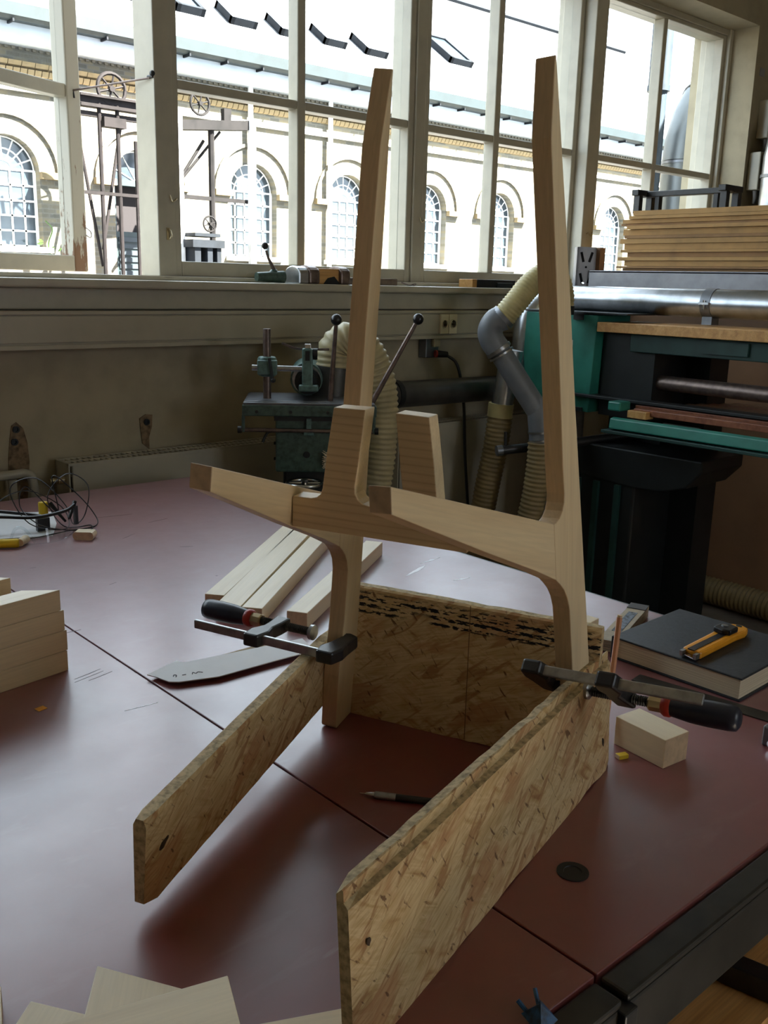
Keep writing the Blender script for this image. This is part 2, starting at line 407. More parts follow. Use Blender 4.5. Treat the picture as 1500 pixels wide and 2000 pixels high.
# ================================================================== THE ROOM
struct(obj('floor', MB().span((-3, -2.2, -.05), (9, 3.2, 0)), 'floor_grey'))
struct(obj('ceiling', MB().span((-3, -2.4, 3.05), (9, 3.2, 3.25)), 'ceiling_paint'))
wm = MB().span((-3, 2.90, 0), (5.15, 3.2, 1.36)).span((5.15, 2.815, 0), (9, 3.2, 3.05)).span((-3, 2.815, 2.83), (5.15, 3.2, 3.05)).span((-3, 2.90, 1.36), (-.70, 3.2, 2.83))
wall_w = struct(obj('wall_window_side', wm, 'plaster'))
struct(obj('wall_shade_block', MB().span((-3.2, -2.4, 3.26), (9.2, 3.2, 9.0)), 'yellow_brick'))  # unseen block added over the room to keep sun off flue and duct
struct(obj('wall_left', MB().span((-3.2, -2.4, 0), (-3, 3.2, 3.05)), 'room_wall'))
struct(obj('wall_right', MB().span((9, -2.4, 0), (9.2, 3.2, 3.05)), 'room_wall'))
wb = MB().span((-3, -2.4, 0), (9, -2.2, 1.20)).span((-3, -2.4, 2.40), (9, -2.2, 3.05)).span((-3, -2.4, 1.20), (1.45, -2.2, 2.40)).span((2.25, -2.4, 1.20), (9, -2.2, 2.40))
wb.span((1.83, -2.33, 1.20), (1.88, -2.28, 2.40))
struct(obj('wall_behind', wb, 'room_wall'))

# bare scars in the plaster where brackets were torn off
def scar(name, poly, holes):
    p = obj(name, MB().prism(poly, -.0, .004, axes(Vector((0, 2.8995, 0)), Vector((1, 0, 0)), Vector((0, 0, 1)), Vector((0, -1, 0)))), 'scarred_plaster', wall_w)
    for (x, z) in holes:
        obj('fixing_hole', MB().lathe([(.011, 0), (.011, .006), (.006, .006), (.005, .002)], 10, axes(Vector((x, 2.897, z)), Vector((1, 0, 0)), Vector((0, 0, 1)), Vector((0, -1, 0)))), 'machine_black', p)
scar('plaster_scar', [(1.045, .75), (1.055, .9), (1.062, .955), (1.07, .995), (1.085, 1.005), (1.105, .985), (1.115, .94), (1.118, .88), (1.11, .80), (1.10, .73)], [(1.082, .983), (1.075, .945)])
scar('plaster_scar', [(1.505, .90), (1.50, .945), (1.497, .985), (1.52, .998), (1.545, .995), (1.542, .955), (1.53, .92), (1.53, .88)], [(1.522, .972)])

# window sill, apron, cable trunking
sill = struct(obj('trim_1', MB().span((-.7, 2.80, 1.41), (5.15, 3.02, 1.437)), 'cream_paint', bevel=.006)); sill['label'] = 'cream wooden window sill board'
struct(obj('trim_2', MB().span((-.7, 2.86, 1.345), (5.15, 2.92, 1.41)), 'cream_paint', bevel=.004))
struct(obj('trim_3', MB().span((-.7, 2.95, 1.437), (5.15, 3.12, 1.452)), 'cream_paint', bevel=.003))
tr = thing('cable_trunking', 'long cream cable trunking running along the wall under the sill', 'trunking', (0, 0, 0))
obj('trunking_body', MB().span((-.7, 2.815, 1.228), (3.62, 2.90, 1.342)), 'trunking_plastic', tr, bevel=.004)
obj('cover_strip', MB().span((-.7, 2.807, 1.248), (3.62, 2.816, 1.327)), 'trunking_plastic', tr, bevel=.002)
obj('bead', MB().span((-.7, 2.806, 1.330), (3.62, 2.816, 1.342)), 'trunking_plastic', tr, bevel=.002)
obj('bead', MB().span((-.7, 2.806, 1.228), (3.62, 2.816, 1.242)), 'trunking_plastic', tr, bevel=.002)
def socket(x, label):
    t = thing('wall_socket', label, 'socket', (x, 2.806, 1.288), 'pair of sockets on the trunking')
    P = axes(Vector((0, 0, 0)), Vector((1, 0, 0)), Vector((0, 0, 1)), Vector((0, -1, 0)))
    obj('plate', MB().box((0, -.004, 0), (.046, .010, .080)), 'socket_plastic', t, bevel=.002)
    obj('rim', MB().lathe([(.019, .008), (.019, .013), (.016, .013), (.015, .009)], 20, P), 'socket_plastic', t, smooth=40)
    for sx in (-1, 1): obj('pin_hole', MB().lathe([(.003, .009), (.003, .0105)], 8, P @ Matrix.Translation((sx*.007, .005, 0))), 'plaster_dark', t)
    obj('earth_slot', MB().prism([(.0075*math.cos(a)*k, -.004-.0075*math.sin(a)*k) for k, rng in ((1, range(7)), (.72, range(6, -1, -1))) for a in [PI*i/6 for i in rng]], .009, .0098, P), 'plaster_dark', t)
socket(2.832, 'cream wall socket on the trunking, the one nearer the left chair post')
socket(2.882, 'cream wall socket on the trunking, the one nearer the yellow hose')

# ---------------- windows
def bar(mb, x0, x1, z0, z1, y0=2.985, y1=3.09): return mb.span((x0, y0, z0), (x1, y1, z1))
ZB, ZT, ZM = 1.503, 2.78, 2.07
pm = MB()
for a, b_ in ((-.70, -.64), (.48, .545), (1.632, 1.70), (2.80, 2.855)): bar(pm, a, b_, 1.45, 2.83, 2.975, 3.105)
pm.span((3.867, 2.918, 1.45), (3.957, 3.14, 2.83)); pm.span((5.12, 2.96, 1.45), (5.15, 3.14, 2.83))
struct(obj('trim_4', pm, 'cream_paint', bevel=.004))['label'] = 'cream upright posts between the windows'
hd = MB().span((-.7, 2.975, 2.80), (5.15, 3.14, 2.83)); struct(obj('trim_5', hd, 'cream_paint', bevel=.003))
def pane(par, x0, x1, z0, z1, y=3.05, M=None):
    obj('pane', MB().span((x0, y-.002, z0), (x1, y+.002, z1)), 'window_glass', par, M)
def window(n, x0, x1, xm):
    h = hold('window_%d' % n, ((x0+x1)/2, 3.0, 1.45)); L = Matrix.Translation((-(x0+x1)/2, -3.0, -1.45))
    g0, g1 = x0+.03, x1-.03
    f = MB(); bar(f, x0, g0, 1.452, 2.80); bar(f, g1, x1, 1.452, 2.80); bar(f, g0, g1, 1.452, ZB); bar(f, g0, g1, ZT, 2.80)
    obj('sash_frame', f, 'cream_paint', h, L, bevel=.004)
    obj('mullion', bar(MB(), xm-.018, xm+.018, ZB, ZT, 2.985, 3.045), 'cream_paint', h, L, bevel=.004)
    obj('transom', bar(MB(), g0, xm-.018, ZM-.015, ZM+.015, 2.988, 3.045), 'cream_paint', h, L, bevel=.004)
    obj('transom', bar(MB(), xm+.018, g1, ZM-.015, ZM+.015, 2.988, 3.045), 'cream_paint', h, L, bevel=.004)
    for a, b_ in ((g0, xm-.02), (xm+.02, g1)):
        for c, d in ((ZB, ZM-.018), (ZM+.018, ZT)): pane(h, a, b_, c, d, 3.035, L)
    # little twisted wire catch on the left stile
    obj('catch', MB().tube(spline([(x0+.01, 2.985, 1.70), (x0+.005, 2.968, 1.705), (x0-.012, 2.965, 1.695), (x0-.02, 2.968, 1.715)], 5), .0025, 6), 'brass', h, L)
    return h
window(1, -.64, .48, -.08); window(3, 1.695, 2.80, 2.235); window(4, 2.855, 3.867, 3.30); window(5, 3.957, 5.12, 4.53)
# the opened casement: hinged on its left, swung outwards
h = hold('window_2', (.56, 3.03, 1.45)); h.rotation_euler = (0, 0, R(21))
W_ = 1.075
f = MB().span((0, -.025, .01), (.06, .035, 1.33)).span((.06, -.025, .01), (W_-.065, .035, .065)).span((.06, -.025, 1.29), (W_-.065, .035, 1.33))
obj('sash_frame', f, 'cream_paint', h, bevel=.004)
obj('sash_stile', MB().span((W_-.065, -.025, .01), (W_, .04, 1.33)), 'peeling_paint', h, bevel=.005)
obj('transom', MB().span((.06, -.02, .595), (W_-.065, .03, .638)), 'cream_paint', h, bevel=.004)
for c, d in ((.065, .595), (.638, 1.29)): obj('pane', MB().span((.06, .012, c), (W_-.065, .016, d)), 'window_glass', h)
obj('ring_catch', MB().tube(spline([(W_-.01, -.03, .165), (W_+.004, -.04, .15), (W_-.004, -.045, .13), (W_-.02, -.035, .14)], 5), .002, 6), 'bar_steel', h)
st = thing('window_stay', 'thin steel stay rod holding the left casement open', 'window stay', (1.628, 2.995, 2.075))
tip = Vector((1.54-1.628, 3.39-2.995, 2.072-2.075))
obj('stay_rod', MB().tube([(0, 0, 0), tip], .0035, 8), 'brown_steel', st)
obj('stay_pin', MB().tube([tip+Vector((0, -.004, .02)), tip+Vector((.003, -.01, -.025))], .004, 8), 'black_iron', st)
obj('stay_eye', MB().ball((.004, -.012, .012), .010, 10).tube([(0, .01, .004), (.004, -.016, .004)], .006, 8), 'black_iron', st)
ck = tag(obj('window_hook', MB().tube(spline([(1.668, 2.974, 1.60), (1.668, 2.962, 1.603), (1.672, 2.958, 1.585), (1.668, 2.964, 1.572)], 5), .0025, 6).box((1.668, 2.974, 1.59), (.012, .004, .04)), 'brass'), 'tiny brass hook on the post right of the open casement', 'hook')
tag(obj('window_hook', MB().tube(spline([(3.902, 2.917, 1.70), (3.90, 2.905, 1.705), (3.915, 2.90, 1.69), (3.93, 2.905, 1.71)], 5), .0025, 6), 'brass'), 'tiny brass hook on the post above the perforated rack upright', 'hook')

# ================================================================== OUTSIDE: the brick building over the yard
YF = 18.0
struct(obj('ground_yard', MB().span((-40, 3.2, -1.3), (60, 40, -1.2)), 'ground_pale'))
bl = thing('brick_building', 'long sunlit yellow brick building with arched windows across the yard', 'building', (0, YF, 0))
BAYS = [-3.8, -1.13, 1.54, 4.21, 6.88, 9.55, 12.2, 14.86, 17.52, 20.18, 22.84, 25.4, 28.1, 30.8]
DOOR = 5; AW, SPR, SIL, TOPZ = .60, 3.26, 1.92, 5.36
def arch(c, r, n=14): return [(c+r*math.cos(PI-PI*i/n), SPR+r*math.sin(PI-PI*i/n)) for i in range(n+1)]
wl = MB()
def q(a, b_, c, d): wl.add([(a, 0, c), (b_, 0, c), (b_, 0, d), (a, 0, d)], [(0, 1, 2, 3)])
edges = [-12.0]+[(BAYS[i]+BAYS[i+1])/2 for i in range(len(BAYS)-1)]+[34.0]
for i, c in enumerate(BAYS):
    l, r = edges[i], edges[i+1]; sil = SIL if i != DOOR else -1.0
    q(l, c-AW, -1.2, TOPZ); q(c+AW, r, -1.2, TOPZ); q(c-AW, c+AW, -1.2, sil)
    A = arch(c, AW)
    for (x0, z0), (x1, z1) in zip(A, A[1:]): wl.add([(x0, 0, z0), (x1, 0, z1), (x1, 0, TOPZ), (x0, 0, TOPZ)], [(0, 1, 2, 3)])
    O = [(c-AW, sil)]+A+[(c+AW, sil)]
    for (x0, z0), (x1, z1) in zip(O, O[1:]): wl.add([(x0, 0, z0), (x1, 0, z1), (x1, .32, z1), (x0, .32, z0)], [(0, 1, 2, 3)])
obj('wall', wl, 'yellow_brick', bl)
obj('dark_rooms_sheet', MB().span((-12, .5, -1.2), (34, .55, TOPZ)), 'shadow_black', bl)  # black sheet stands in for the shade inside the rooms
paneM = {}
def sub(name, key, mbf, mat, par, loc):
    if key not in paneM:
        o = obj(name, mbf(), mat, par); o.location = loc; paneM[key] = o.data; return o
    return child_mesh(name, paneM[key], par, loc)
def hood():
    m = MB(); A = arch(0, 1.0, 18); B = arch(0, .93, 18)
    for i in range(18):
        m.add([(A[i][0], 0, A[i][1]), (A[i+1][0], 0, A[i+1][1]), (B[i+1][0], 0, B[i+1][1]), (B[i][0], 0, B[i][1]),
               (A[i][0], -.05, A[i][1]), (A[i+1][0], -.05, A[i+1][1]), (B[i+1][0], -.05, B[i+1][1]), (B[i][0], -.05, B[i][1])],
              [(4, 5, 6, 7), (0, 4, 7, 3)[::-1], (0, 1, 5, 4), (3, 7, 6, 2)])
    return m
def wframe():
    m = MB()
    for x in (-.36, -.12, .12, .36): m.box((x, 0, (SIL+SPR)/2), (.035, .05, SPR-SIL))
    for x in (-.58, .58): m.box((x, 0, (SIL+SPR)/2), (.05, .07, SPR-SIL))
    for k in range(6): m.box((0, 0, SIL+.02+(SPR-SIL)*k/5), (1.2, .05, .035))
    for k in range(1, 8):
        a = PI*k/8; d = Vector((math.cos(a), 0, math.sin(a))); m.tube([Vector((0, 0, SPR))+d*.18, Vector((0, 0, SPR))+d*.59], .016, 6)
    for rr in (.18, .38, .58): m.tube([(rr*math.cos(PI*i/16), 0, SPR+rr*math.sin(PI*i/16)) for i in range(17)], .018, 6)
    return m
def paneq(): return MB().box((0, 0, 0), (.205, .01, (SPR-SIL)/5-.035))
for i, c in enumerate(BAYS):
    sub('hood_mould', 'hood', hood, 'yellow_brick', bl, (c, 0, 0))
    for s in (-1, 1): sub('impost_block', 'imp', lambda: MB().box((0, -.05, 0), (.42, .14, .12)), 'sun_brick', bl, (c+s*.81, 0, SPR-.06))
    if i == DOOR: continue
    sub('sill', 'sill', lambda: MB().box((0, -.06, 0), (1.45, .22, .10)), 'stone_pale', bl, (c, 0, SIL-.05))
    wf = sub('arched_window', 'wf', wframe, 'white_paint', bl, (c, .22, 0))
    for r in range(5):
        for k in range(5):
            if k in (0, 4): sub('pane', 'pn', lambda: MB().box((0, 0, 0), (.16, .01, (SPR-SIL)/5-.035)), 'far_glass', wf, ((-.47, 0, 0, 0, .47)[k], .0, SIL+.02+(SPR-SIL)*(r+.5)/5))
            else: sub('pane', 'pq', paneq, 'far_glass', wf, ((k-2)*.24, .0, SIL+.02+(SPR-SIL)*(r+.5)/5))
    for k in range(8):
        for lo, hi in ((.19, .37), (.39, .57)):
            def fan(k=k, lo=lo, hi=hi):
                a0, a1 = PI*k/8+.02, PI*(k+1)/8-.02
                pts = [(lo*math.cos(a0), lo*math.sin(a0)), (hi*math.cos(a0), hi*math.sin(a0)), (hi*math.cos((a0+a1)/2), hi*math.sin((a0+a1)/2)), (hi*math.cos(a1), hi*math.sin(a1)), (lo*math.cos(a1), lo*math.sin(a1))]
                return MB().prism(pts, -.005, .005, axes(Vector((0, 0, SPR)), Vector((1, 0, 0)), Vector((0, 0, 1)), Vector((0, -1, 0))))
            sub('pane', 'fan%d%.2f' % (k, lo), fan, 'far_glass', wf, (0, 0, 0))
for o_ in [o for o in bl.children if o.name.startswith('arched_window')]:
    sub('pane', 'half', lambda: MB().prism([(.165*math.cos(PI*i/8), .165*math.sin(PI*i/8)) for i in range(9)], -.005, .005, axes(Vector((0, 0, SPR+.02)), Vector((1, 0, 0)), Vector((0, 0, 1)), Vector((0, -1, 0)))), 'far_glass', o_, (0, 0, 0))
# the doorway bay
c = BAYS[DOOR]
obj('door_frame', MB().span((c-.60, .16, -1.2), (c-.50, .30, 3.18)).span((c+.50, .16, -1.2), (c+.60, .30, 3.18)).span((c-.66, .02, 3.16), (c+.62, .30, 3.27)), 'door_teal', bl)
obj('door_leaf', MB().span((c-.50, .2, -1.2), (c+.50, .24, 2.30)), 'door_teal', bl)
for k in range(16): obj('louvre', MB().box((c, .19, .2+k*.13), (.9, .03, .085), None), 'louvre_grey', bl)
obj('opening_shade', MB().span((c-.5, .30, 2.30), (c+.5, .32, 3.17)), 'shadow_black', bl)  # black slab: shade inside the doorway given as a colour
fw = obj('arched_window', MB().tube([(.58*math.cos(PI*i/16)+c, .24, SPR+.58*math.sin(PI*i/16)) for i in range(17)], .02, 6).tube([(c, .24, SPR), (c-.30, .24, SPR+.5)], .012, 6).tube([(c, .24, SPR), (c-.52, .24, SPR+.25)], .012, 6).tube([(c, .24, SPR), (c+.3, .24, SPR+.5)], .012, 6), 'white_paint', bl)
obj('pane', MB().prism([(c+.57*math.cos(PI*i/12), SPR+.57*math.sin(PI*i/12)) for i in range(13)], -.25, -.245, axes(Vector((0, 0, 0)), Vector((1, 0, 0)), Vector((0, 0, 1)), Vector((0, -1, 0)))), 'far_glass', fw)
# string course and moulded brick cornice
obj('string_course', MB().span((-12, -.07, 4.60), (34, .0, 4.70)), 'stone_pale', bl)
for k in range(110): sub('cornice_brick', 'cb1', lambda: MB().add([(-.117, 0, -.05), (.117, 0, -.05), (.117, -.10, -.02), (-.117, -.10, -.02), (-.117, 0, .05), (.117, 0, .05), (.117, -.14, .05), (-.117, -.14, .05)], [(0, 1, 2, 3), (4, 5, 6, 7), (3, 2, 6, 7), (0, 3, 7, 4), (1, 2, 6, 5), (0, 1, 5, 4)]), 'sun_brick', bl, (2.2+k*.245, 0, 5.04))
for k in range(186): sub('cornice_brick', 'cb2', lambda: MB().add([(-.057, 0, -.05), (.057, 0, -.05), (.057, -.05, -.04), (-.057, -.05, -.04), (-.057, 0, .045), (.057, 0, .045), (.057, -.095, .045), (-.057, -.095, .045)], [(0, 1, 2, 3), (4, 5, 6, 7), (3, 2, 6, 7), (0, 3, 7, 4), (1, 2, 6, 5), (0, 1, 5, 4)]), 'sun_brick', bl, (4.4+k*.1306, 0, 4.935))
for k in range(190): sub('dentil_brick', 'db', lambda: MB().box((0, -.015, 0), (.06, .03, .045)), 'yellow_brick', bl, (5.0+k*.125, 0, 5.315))
obj('fascia', MB().span((-12, -.42, 5.34), (34, .1, 5.66)), 'zinc_fascia', bl)
obj('gutter', MB().prism([(-.72, .22), (-.70, .02), (-.62, -.03), (-.42, -.03), (-.42, .26), (-.46, .26), (-.46, .03), (-.60, .03), (-.66, .06), (-.68, .22)], -12, 34, Matrix(((0, 0, 1, 0), (1, 0, 0, 0), (0, 1, 0, 5.66), (0, 0, 0, 1)))), 'copper_green', bl)
for k in range(30): sub('gutter_bracket', 'gb', lambda: MB().box((0, -.55, 0), (.03, .26, .05)), 'lead_dark', bl, (5.2+k*.85, 0, 5.61))
RP = R(35); RU = Vector((0, math.cos(RP), math.sin(RP))); RN = Vector((0, -math.sin(RP), math.cos(RP)))
roof = obj('roof', MB().box((0, 4.1, -.08), (46, 8.2, .16)), 'slate_roof', bl, axes(Vector((11, -.45, 5.80)), Vector((1, 0, 0)), RU, RN))
obj('ridge', MB().box((0, 8.2, .03), (46, .22, .12)), 'lead_dark', roof)
def roof_light(x, y, wx, wy, big=False):
    o = obj('roof_light', MB().span((-wx/2, 0, 0), (-wx/2+.09, wy, .16)).span((wx/2-.09, 0, 0), (wx/2, wy, .16)).span((-wx/2, -.0, 0), (wx/2, .09, .16)).span((-wx/2, wy-.09, 0), (wx/2, wy, .16)), 'lead_dark', roof); o.location = (x-11, y, 0)
    obj('pane', MB().span((-wx/2+.09, .09, .10), (wx/2-.09, wy-.09, .12)) if big else MB().span((-wx/2+.005, .005, .16), (wx/2-.005, wy-.005, .168)), 'far_glass' if big else 'zinc_fascia', o)  # small panes are opaque pale caps, sun glare put into their colour
for x0, x1, y0, y1, big in ((9.62, 10.3, 1.70, 2.45, 0), (10.95, 11.62, 1.70, 2.45, 1), (12.25, 12.92, 1.68, 2.45, 0), (13.57, 14.2, 1.69, 2.45, 0), (14.86, 15.5, 1.74, 2.48, 0), (16.13, 16.8, 1.72, 2.53, 0), (19.65, 20.5, 2.50, 3.9, 1)):
    roof_light((x0+x1)/2, y0, x1-x0, y1-y0, big)
for x in (14.2, 12.05): obj('downpipe', MB().tube([(x, -.12, -1.2), (x, -.12, 5.45)], .055, 10), 'white_paint', bl, smooth=40)
# leafy twig on the sill of the leftmost window
vt = thing('creeper', 'bright green leafy creeper by the leftmost arched window', 'plant', (7.55, 17.92, 1.95))
obj('stem', MB().tube(spline([(0, 0, -.3), (-.02, -.03, .05), (.06, -.04, .3), (-.06, -.03, .45)], 6), .012, 6), 'leaf_green', vt)
for k in range(12):
    a = random.uniform(-.25, .35); b_ = random.uniform(-.05, .5)
    obj('leaf', MB().add([(0, 0, 0), (.07, -.01, .03), (.14, 0, 0), (.07, .01, -.03)], [(0, 1, 2, 3)], Euler((random.uniform(0, 6), random.uniform(-.6, .6), random.uniform(0, 6))).to_matrix().to_4x4()), 'leaf_green', vt).location = (a, -.05, b_-.25)

# ---------------- hoisting gantry in the yard
YC = 16.6
cr = thing('hoist_gantry', 'rusty steel hoisting gantry with pulley wheels standing before the brick building', 'gantry', (0, YC, 0))
k_ = YC/18.0
for x, zt in ((8.70, 4.62), (9.07, 4.62), (9.44, 4.0)): obj('post', MB().tube([(x*k_, 0, -1.2), (x*k_, 0, 1.45+(zt-1.45)*k_)], .038, 8), 'crane_steel', cr, smooth=40)
obj('post', MB().tube([(11.15*k_, 0, -1.2), (11.15*k_, 0, 4.25)], .06, 8), 'crane_steel', cr, smooth=40)
for x in (10.32, 12.08): obj('post', MB().box((x*k_, -.1, 1.6), (.13, .10, 5.7)), 'crane_pale', cr)
obj('top_beam', MB().box((8.98*k_, 0, 4.30), (1.25, .20, .05)).box((8.98*k_, 0, 4.40), (1.25, .05, .18)).box((8.98*k_, 0, 4.46), (1.25, .20, .04)), 'crane_steel', cr)
obj('cross_rail', MB().box((8.9*k_, .05, 4.17), (1.5, .1, .08)), 'crane_steel', cr)
obj('cross_rail', MB().box((9.0*k_, 0, 2.86), (1.4, .08, .055)), 'crane_steel', cr)
obj('cross_rail', MB().box((11.2*k_, 0, 2.93), (1.72, .08, .07)), 'crane_steel', cr)
obj('jib_beam', MB().box((0, 0, 0), (1.65, .22, .17), Matrix.Translation((11.25*k_, 0, 4.27)) @ Matrix.Rotation(R(-6), 4, 'Y')).box((.25, 0, .2), (.16, .12, .25), Matrix.Translation((11.25*k_, 0, 4.27))), 'crane_steel', cr)
obj('brace', MB().tube([(8.3*k_, .3, 4.5), (8.7*k_, .1, 1.6)], .03, 8), 'crane_steel', cr); obj('brace', MB().tube([(9.3*k_, .3, 4.1), (8.72*k_, .1, 1.9)], .03, 8), 'crane_steel', cr)
obj('brace', MB().tube([(11.1*k_, .2, 4.0), (10.4*k_, .2, 3.1)], .03, 8), 'crane_steel', cr); obj('brace', MB().tube([(11.5*k_, .2, 4.2), (10.4*k_, .2, 3.1)], .025, 8), 'crane_steel', cr)
def wheel(x, z, r, y=0):
    Mx = axes(Vector((x, y, z)), Vector((1, 0, 0)), Vector((0, 0, 1)), Vector((0, -1, 0)))
    o = obj('pulley_wheel', MB().tube([(r*math.cos(2*PI*i/20), r*math.sin(2*PI*i/20), 0) for i in range(21)], r*.13, 6, M=Mx).lathe([(r*.2, -.05), (r*.2, .05)], 10, Mx), 'crane_steel', cr, smooth=40)
    for i in range(6): obj('spoke', MB().tube([(0, 0, 0), (r*math.cos(PI*i/3+.3), r*math.sin(PI*i/3+.3), 0)], r*.07, 6, M=Mx), 'crane_steel', o)
wheel(8.97*k_, 4.62, .26); wheel(10.9*k_, 4.62, .20); wheel(10.95*k_, 2.45, .14, -.2)
obj('bearing_block', MB().span((8.75*k_, -.1, 3.98), (9.2*k_, .1, 4.14)), 'crane_steel', cr)
obj('winch_bed', MB().span((10.35*k_, -.5, 2.0), (11.1*k_, .1, 2.14)).span((10.4*k_, -.5, 2.2), (11.0*k_, .0, 2.26)), 'lead_dark', cr)
obj('winch_frame', MB().span((10.42*k_, -.45, -1.2), (10.56*k_, .05, 2.0)).span((10.72*k_, -.45, -1.2), (10.84*k_, .05, 2.0)).span((10.95*k_, -.45, -1.2), (11.05*k_, .05, 2.0)), 'lead_dark', cr)

# ---------------- extraction flue and wall at the right end of the yard
tag(obj('yard_wall', MB().span((9.36, 3.3, -1.2), (9.6, 5.75, 5.2)), 'white_paint'), 'white rendered wall seen through the rightmost window', 'wall')
tag(obj('flue_pipe', MB().tube([(8.31, 5.5, -1.2), (8.31, 5.5, 3.30)], .085, 16).tube([(8.31, 5.5, 3.30), (8.31, 5.5, 5.0)], .10, 16).tube([(8.31, 5.5, 3.26), (8.31, 5.5, 3.31)], .108, 16), 'flue_blue', smooth=40), 'dark blue vertical flue pipe outside the rightmost window', 'flue')
dt = thing('extraction_duct', 'big galvanised extraction duct elbow outside the rightmost window', 'duct', (8.70, 5.4, -1.2))
obj('duct_trunk', MB().tube([(0, 0, 0), (0, 0, 3.85)], .21, 20), 'duct_zinc', dt, smooth=40)
obj('duct_elbow', MB().tube([(0, 0, 3.85), (.02, 0, 4.05), (.10, 0, 4.25), (.25, 0, 4.45)], .21, 20), 'duct_zinc', dt, smooth=60)
obj('duct_end', MB().tube([(.25, 0, 4.45), (.38, 0, 4.60)], .21, 20), 'duct_zinc', dt, smooth=40)
for z, d in ((3.85, (0, 0, 1)), (4.45, (.6, 0, .6))):
    c0 = Vector((0 if z < 4 else .25, 0, z)); dv = Vector(d).normalized()
    obj('seam_ring', MB().tube([c0-dv*.012, c0+dv*.012], .22, 20), 'galvanised_dull', dt, smooth=40)
rl = thing('wall_rungs', 'row of short steel rungs on the white wall outside', 'rungs', (9.34, 5.2, 2.4))
for k in range(9): obj('rung', MB().tube([(.02, 0, k*.16), (-.10, .0, k*.16+.02)], .008, 6), 'galvanised_dull', rl)

# ================================================================== THE WORKBENCH
TZ = .85
tb = thing('workbench', 'large workbench with red linoleum top and dark steel frame', 'workbench', (.3, 1.4, 0))
B0 = Matrix.Translation((-.3, -1.4, 0))
obj('top_panel', MB().span((-.95, .408, TZ-.03), (.6365, 2.535, TZ)), 'red_lino', tb, B0, bevel=.0015)
obj('top_panel', MB().span((.6395, .408, TZ-.03), (1.535, 2.535, TZ)), 'red_lino', tb, B0, bevel=.0015)
for x0, x1 in ((-.95, .634), (.642, 1.535)):
    obj('frame_rail', MB().span((x0, .376, TZ-.012), (x1, .406, TZ-.003)).span((x0, .376, TZ-.078), (x1, .382, TZ-.012)), 'table_steel', tb, B0, bevel=.003)
    obj('frame_rail', MB().span((x0, 2.537, TZ-.07), (x1, 2.55, TZ-.004)), 'table_steel', tb, B0, bevel=.002)
obj('frame_rail', MB().span((1.537, .372, TZ-.08), (1.55, 2.55, TZ-.004)), 'table_steel', tb, B0, bevel=.002)
obj('joint_plate', MB().span((.628, .368, TZ-.16), (.648, .40, TZ-.012)), 'black_iron', tb, B0, bevel=.002)
for x in (-.90, .59, .69, 1.48):
    for y in (.43, 2.48): obj('leg', MB().span((x-.03, y-.03, 0), (x+.03, y+.03, TZ-.03)), 'table_steel', tb, B0, bevel=.003)
obj('shelf', MB().span((.70, .40, .58), (1.47, 2.45, .60)), 'pine_orange', tb, B0)
obj('shelf_bar', MB().box((0, 0, 0), (.5, .03, .03), frame(Vector((1.02, .50, .616)), 168)), 'table_steel', tb, B0, bevel=.002)
obj('dog_hole', MB().lathe([(.017, 0), (.017, .0012), (.010, .0012), (.0095, .0004)], 24, Matrix.Translation((.746, .516, TZ))), 'machine_black', tb, B0, smooth=40)
def scuff(x, y, L, W3, az, mat):
    n = 9; top = [(L*i/n, W3*math.sin(PI*i/n)*random.uniform(.35, 1)) for i in range(n+1)]; bot = [(L*i/n, -W3*math.sin(PI*i/n)*random.uniform(.35, 1)) for i in range(n-1, 0, -1)]
    o = obj('scuff_mark', MB().prism(top+bot, 0, .0003), mat, tb); o.matrix_local = Matrix.Translation((-.3, -1.4, 0)) @ frame(Vector((x, y, TZ)), az)
for a_ in ((1.31, 1.38, .10, .006, 70), (1.40, 1.43, .07, .004, 84), (1.37, 1.30, .045, .004, 100), (1.22, 1.22, .03, .003, 60), (.56, 1.16, .05, .0016, 95), (.62, .95, .03, .0012, 30)): scuff(*a_, 'chalk_smear')
for a_ in ((.60, 1.32, .05, .0012, 255), (.60, 1.31, .055, .001, 255), (.61, 1.30, .045, .0012, 256), (1.02, 2.22, .09, .0018, 100), (1.1, 2.1, .06, .0016, 80), (.98, 2.0, .05, .0014, 60), (1.05, 1.86, .03, .002, 120), (.80, 1.70, .02, .001, 70), (1.0, 1.62, .006, .003, 10), (.72, 1.9, .012, .0008, 95), (.62, 1.5, .03, .0012, 90)): scuff(*a_, 'scuff_dark')
# ================================================================== THE CHAIR FRAME
LO, LU, LW, LN = (Vector(v) for v in ((.7565, .9279, .85), (.8754, .4835, 0), (.0484, -.0876, .995), (.481, -.871, -.1001)))
RO, RU_, RW, RNn = (Vector(v) for v in ((.8870, .6179, .8495), (.9617, .2742, -.0028), (-.0172, .0705, .9974), (.2736, -.9591, .0725)))
TH = .022
ch = thing('chair_frame', 'unfinished pale maple chair frame with two tall posts standing in the jig', 'chair frame', LO)
BI = Matrix.Translation(-LO)
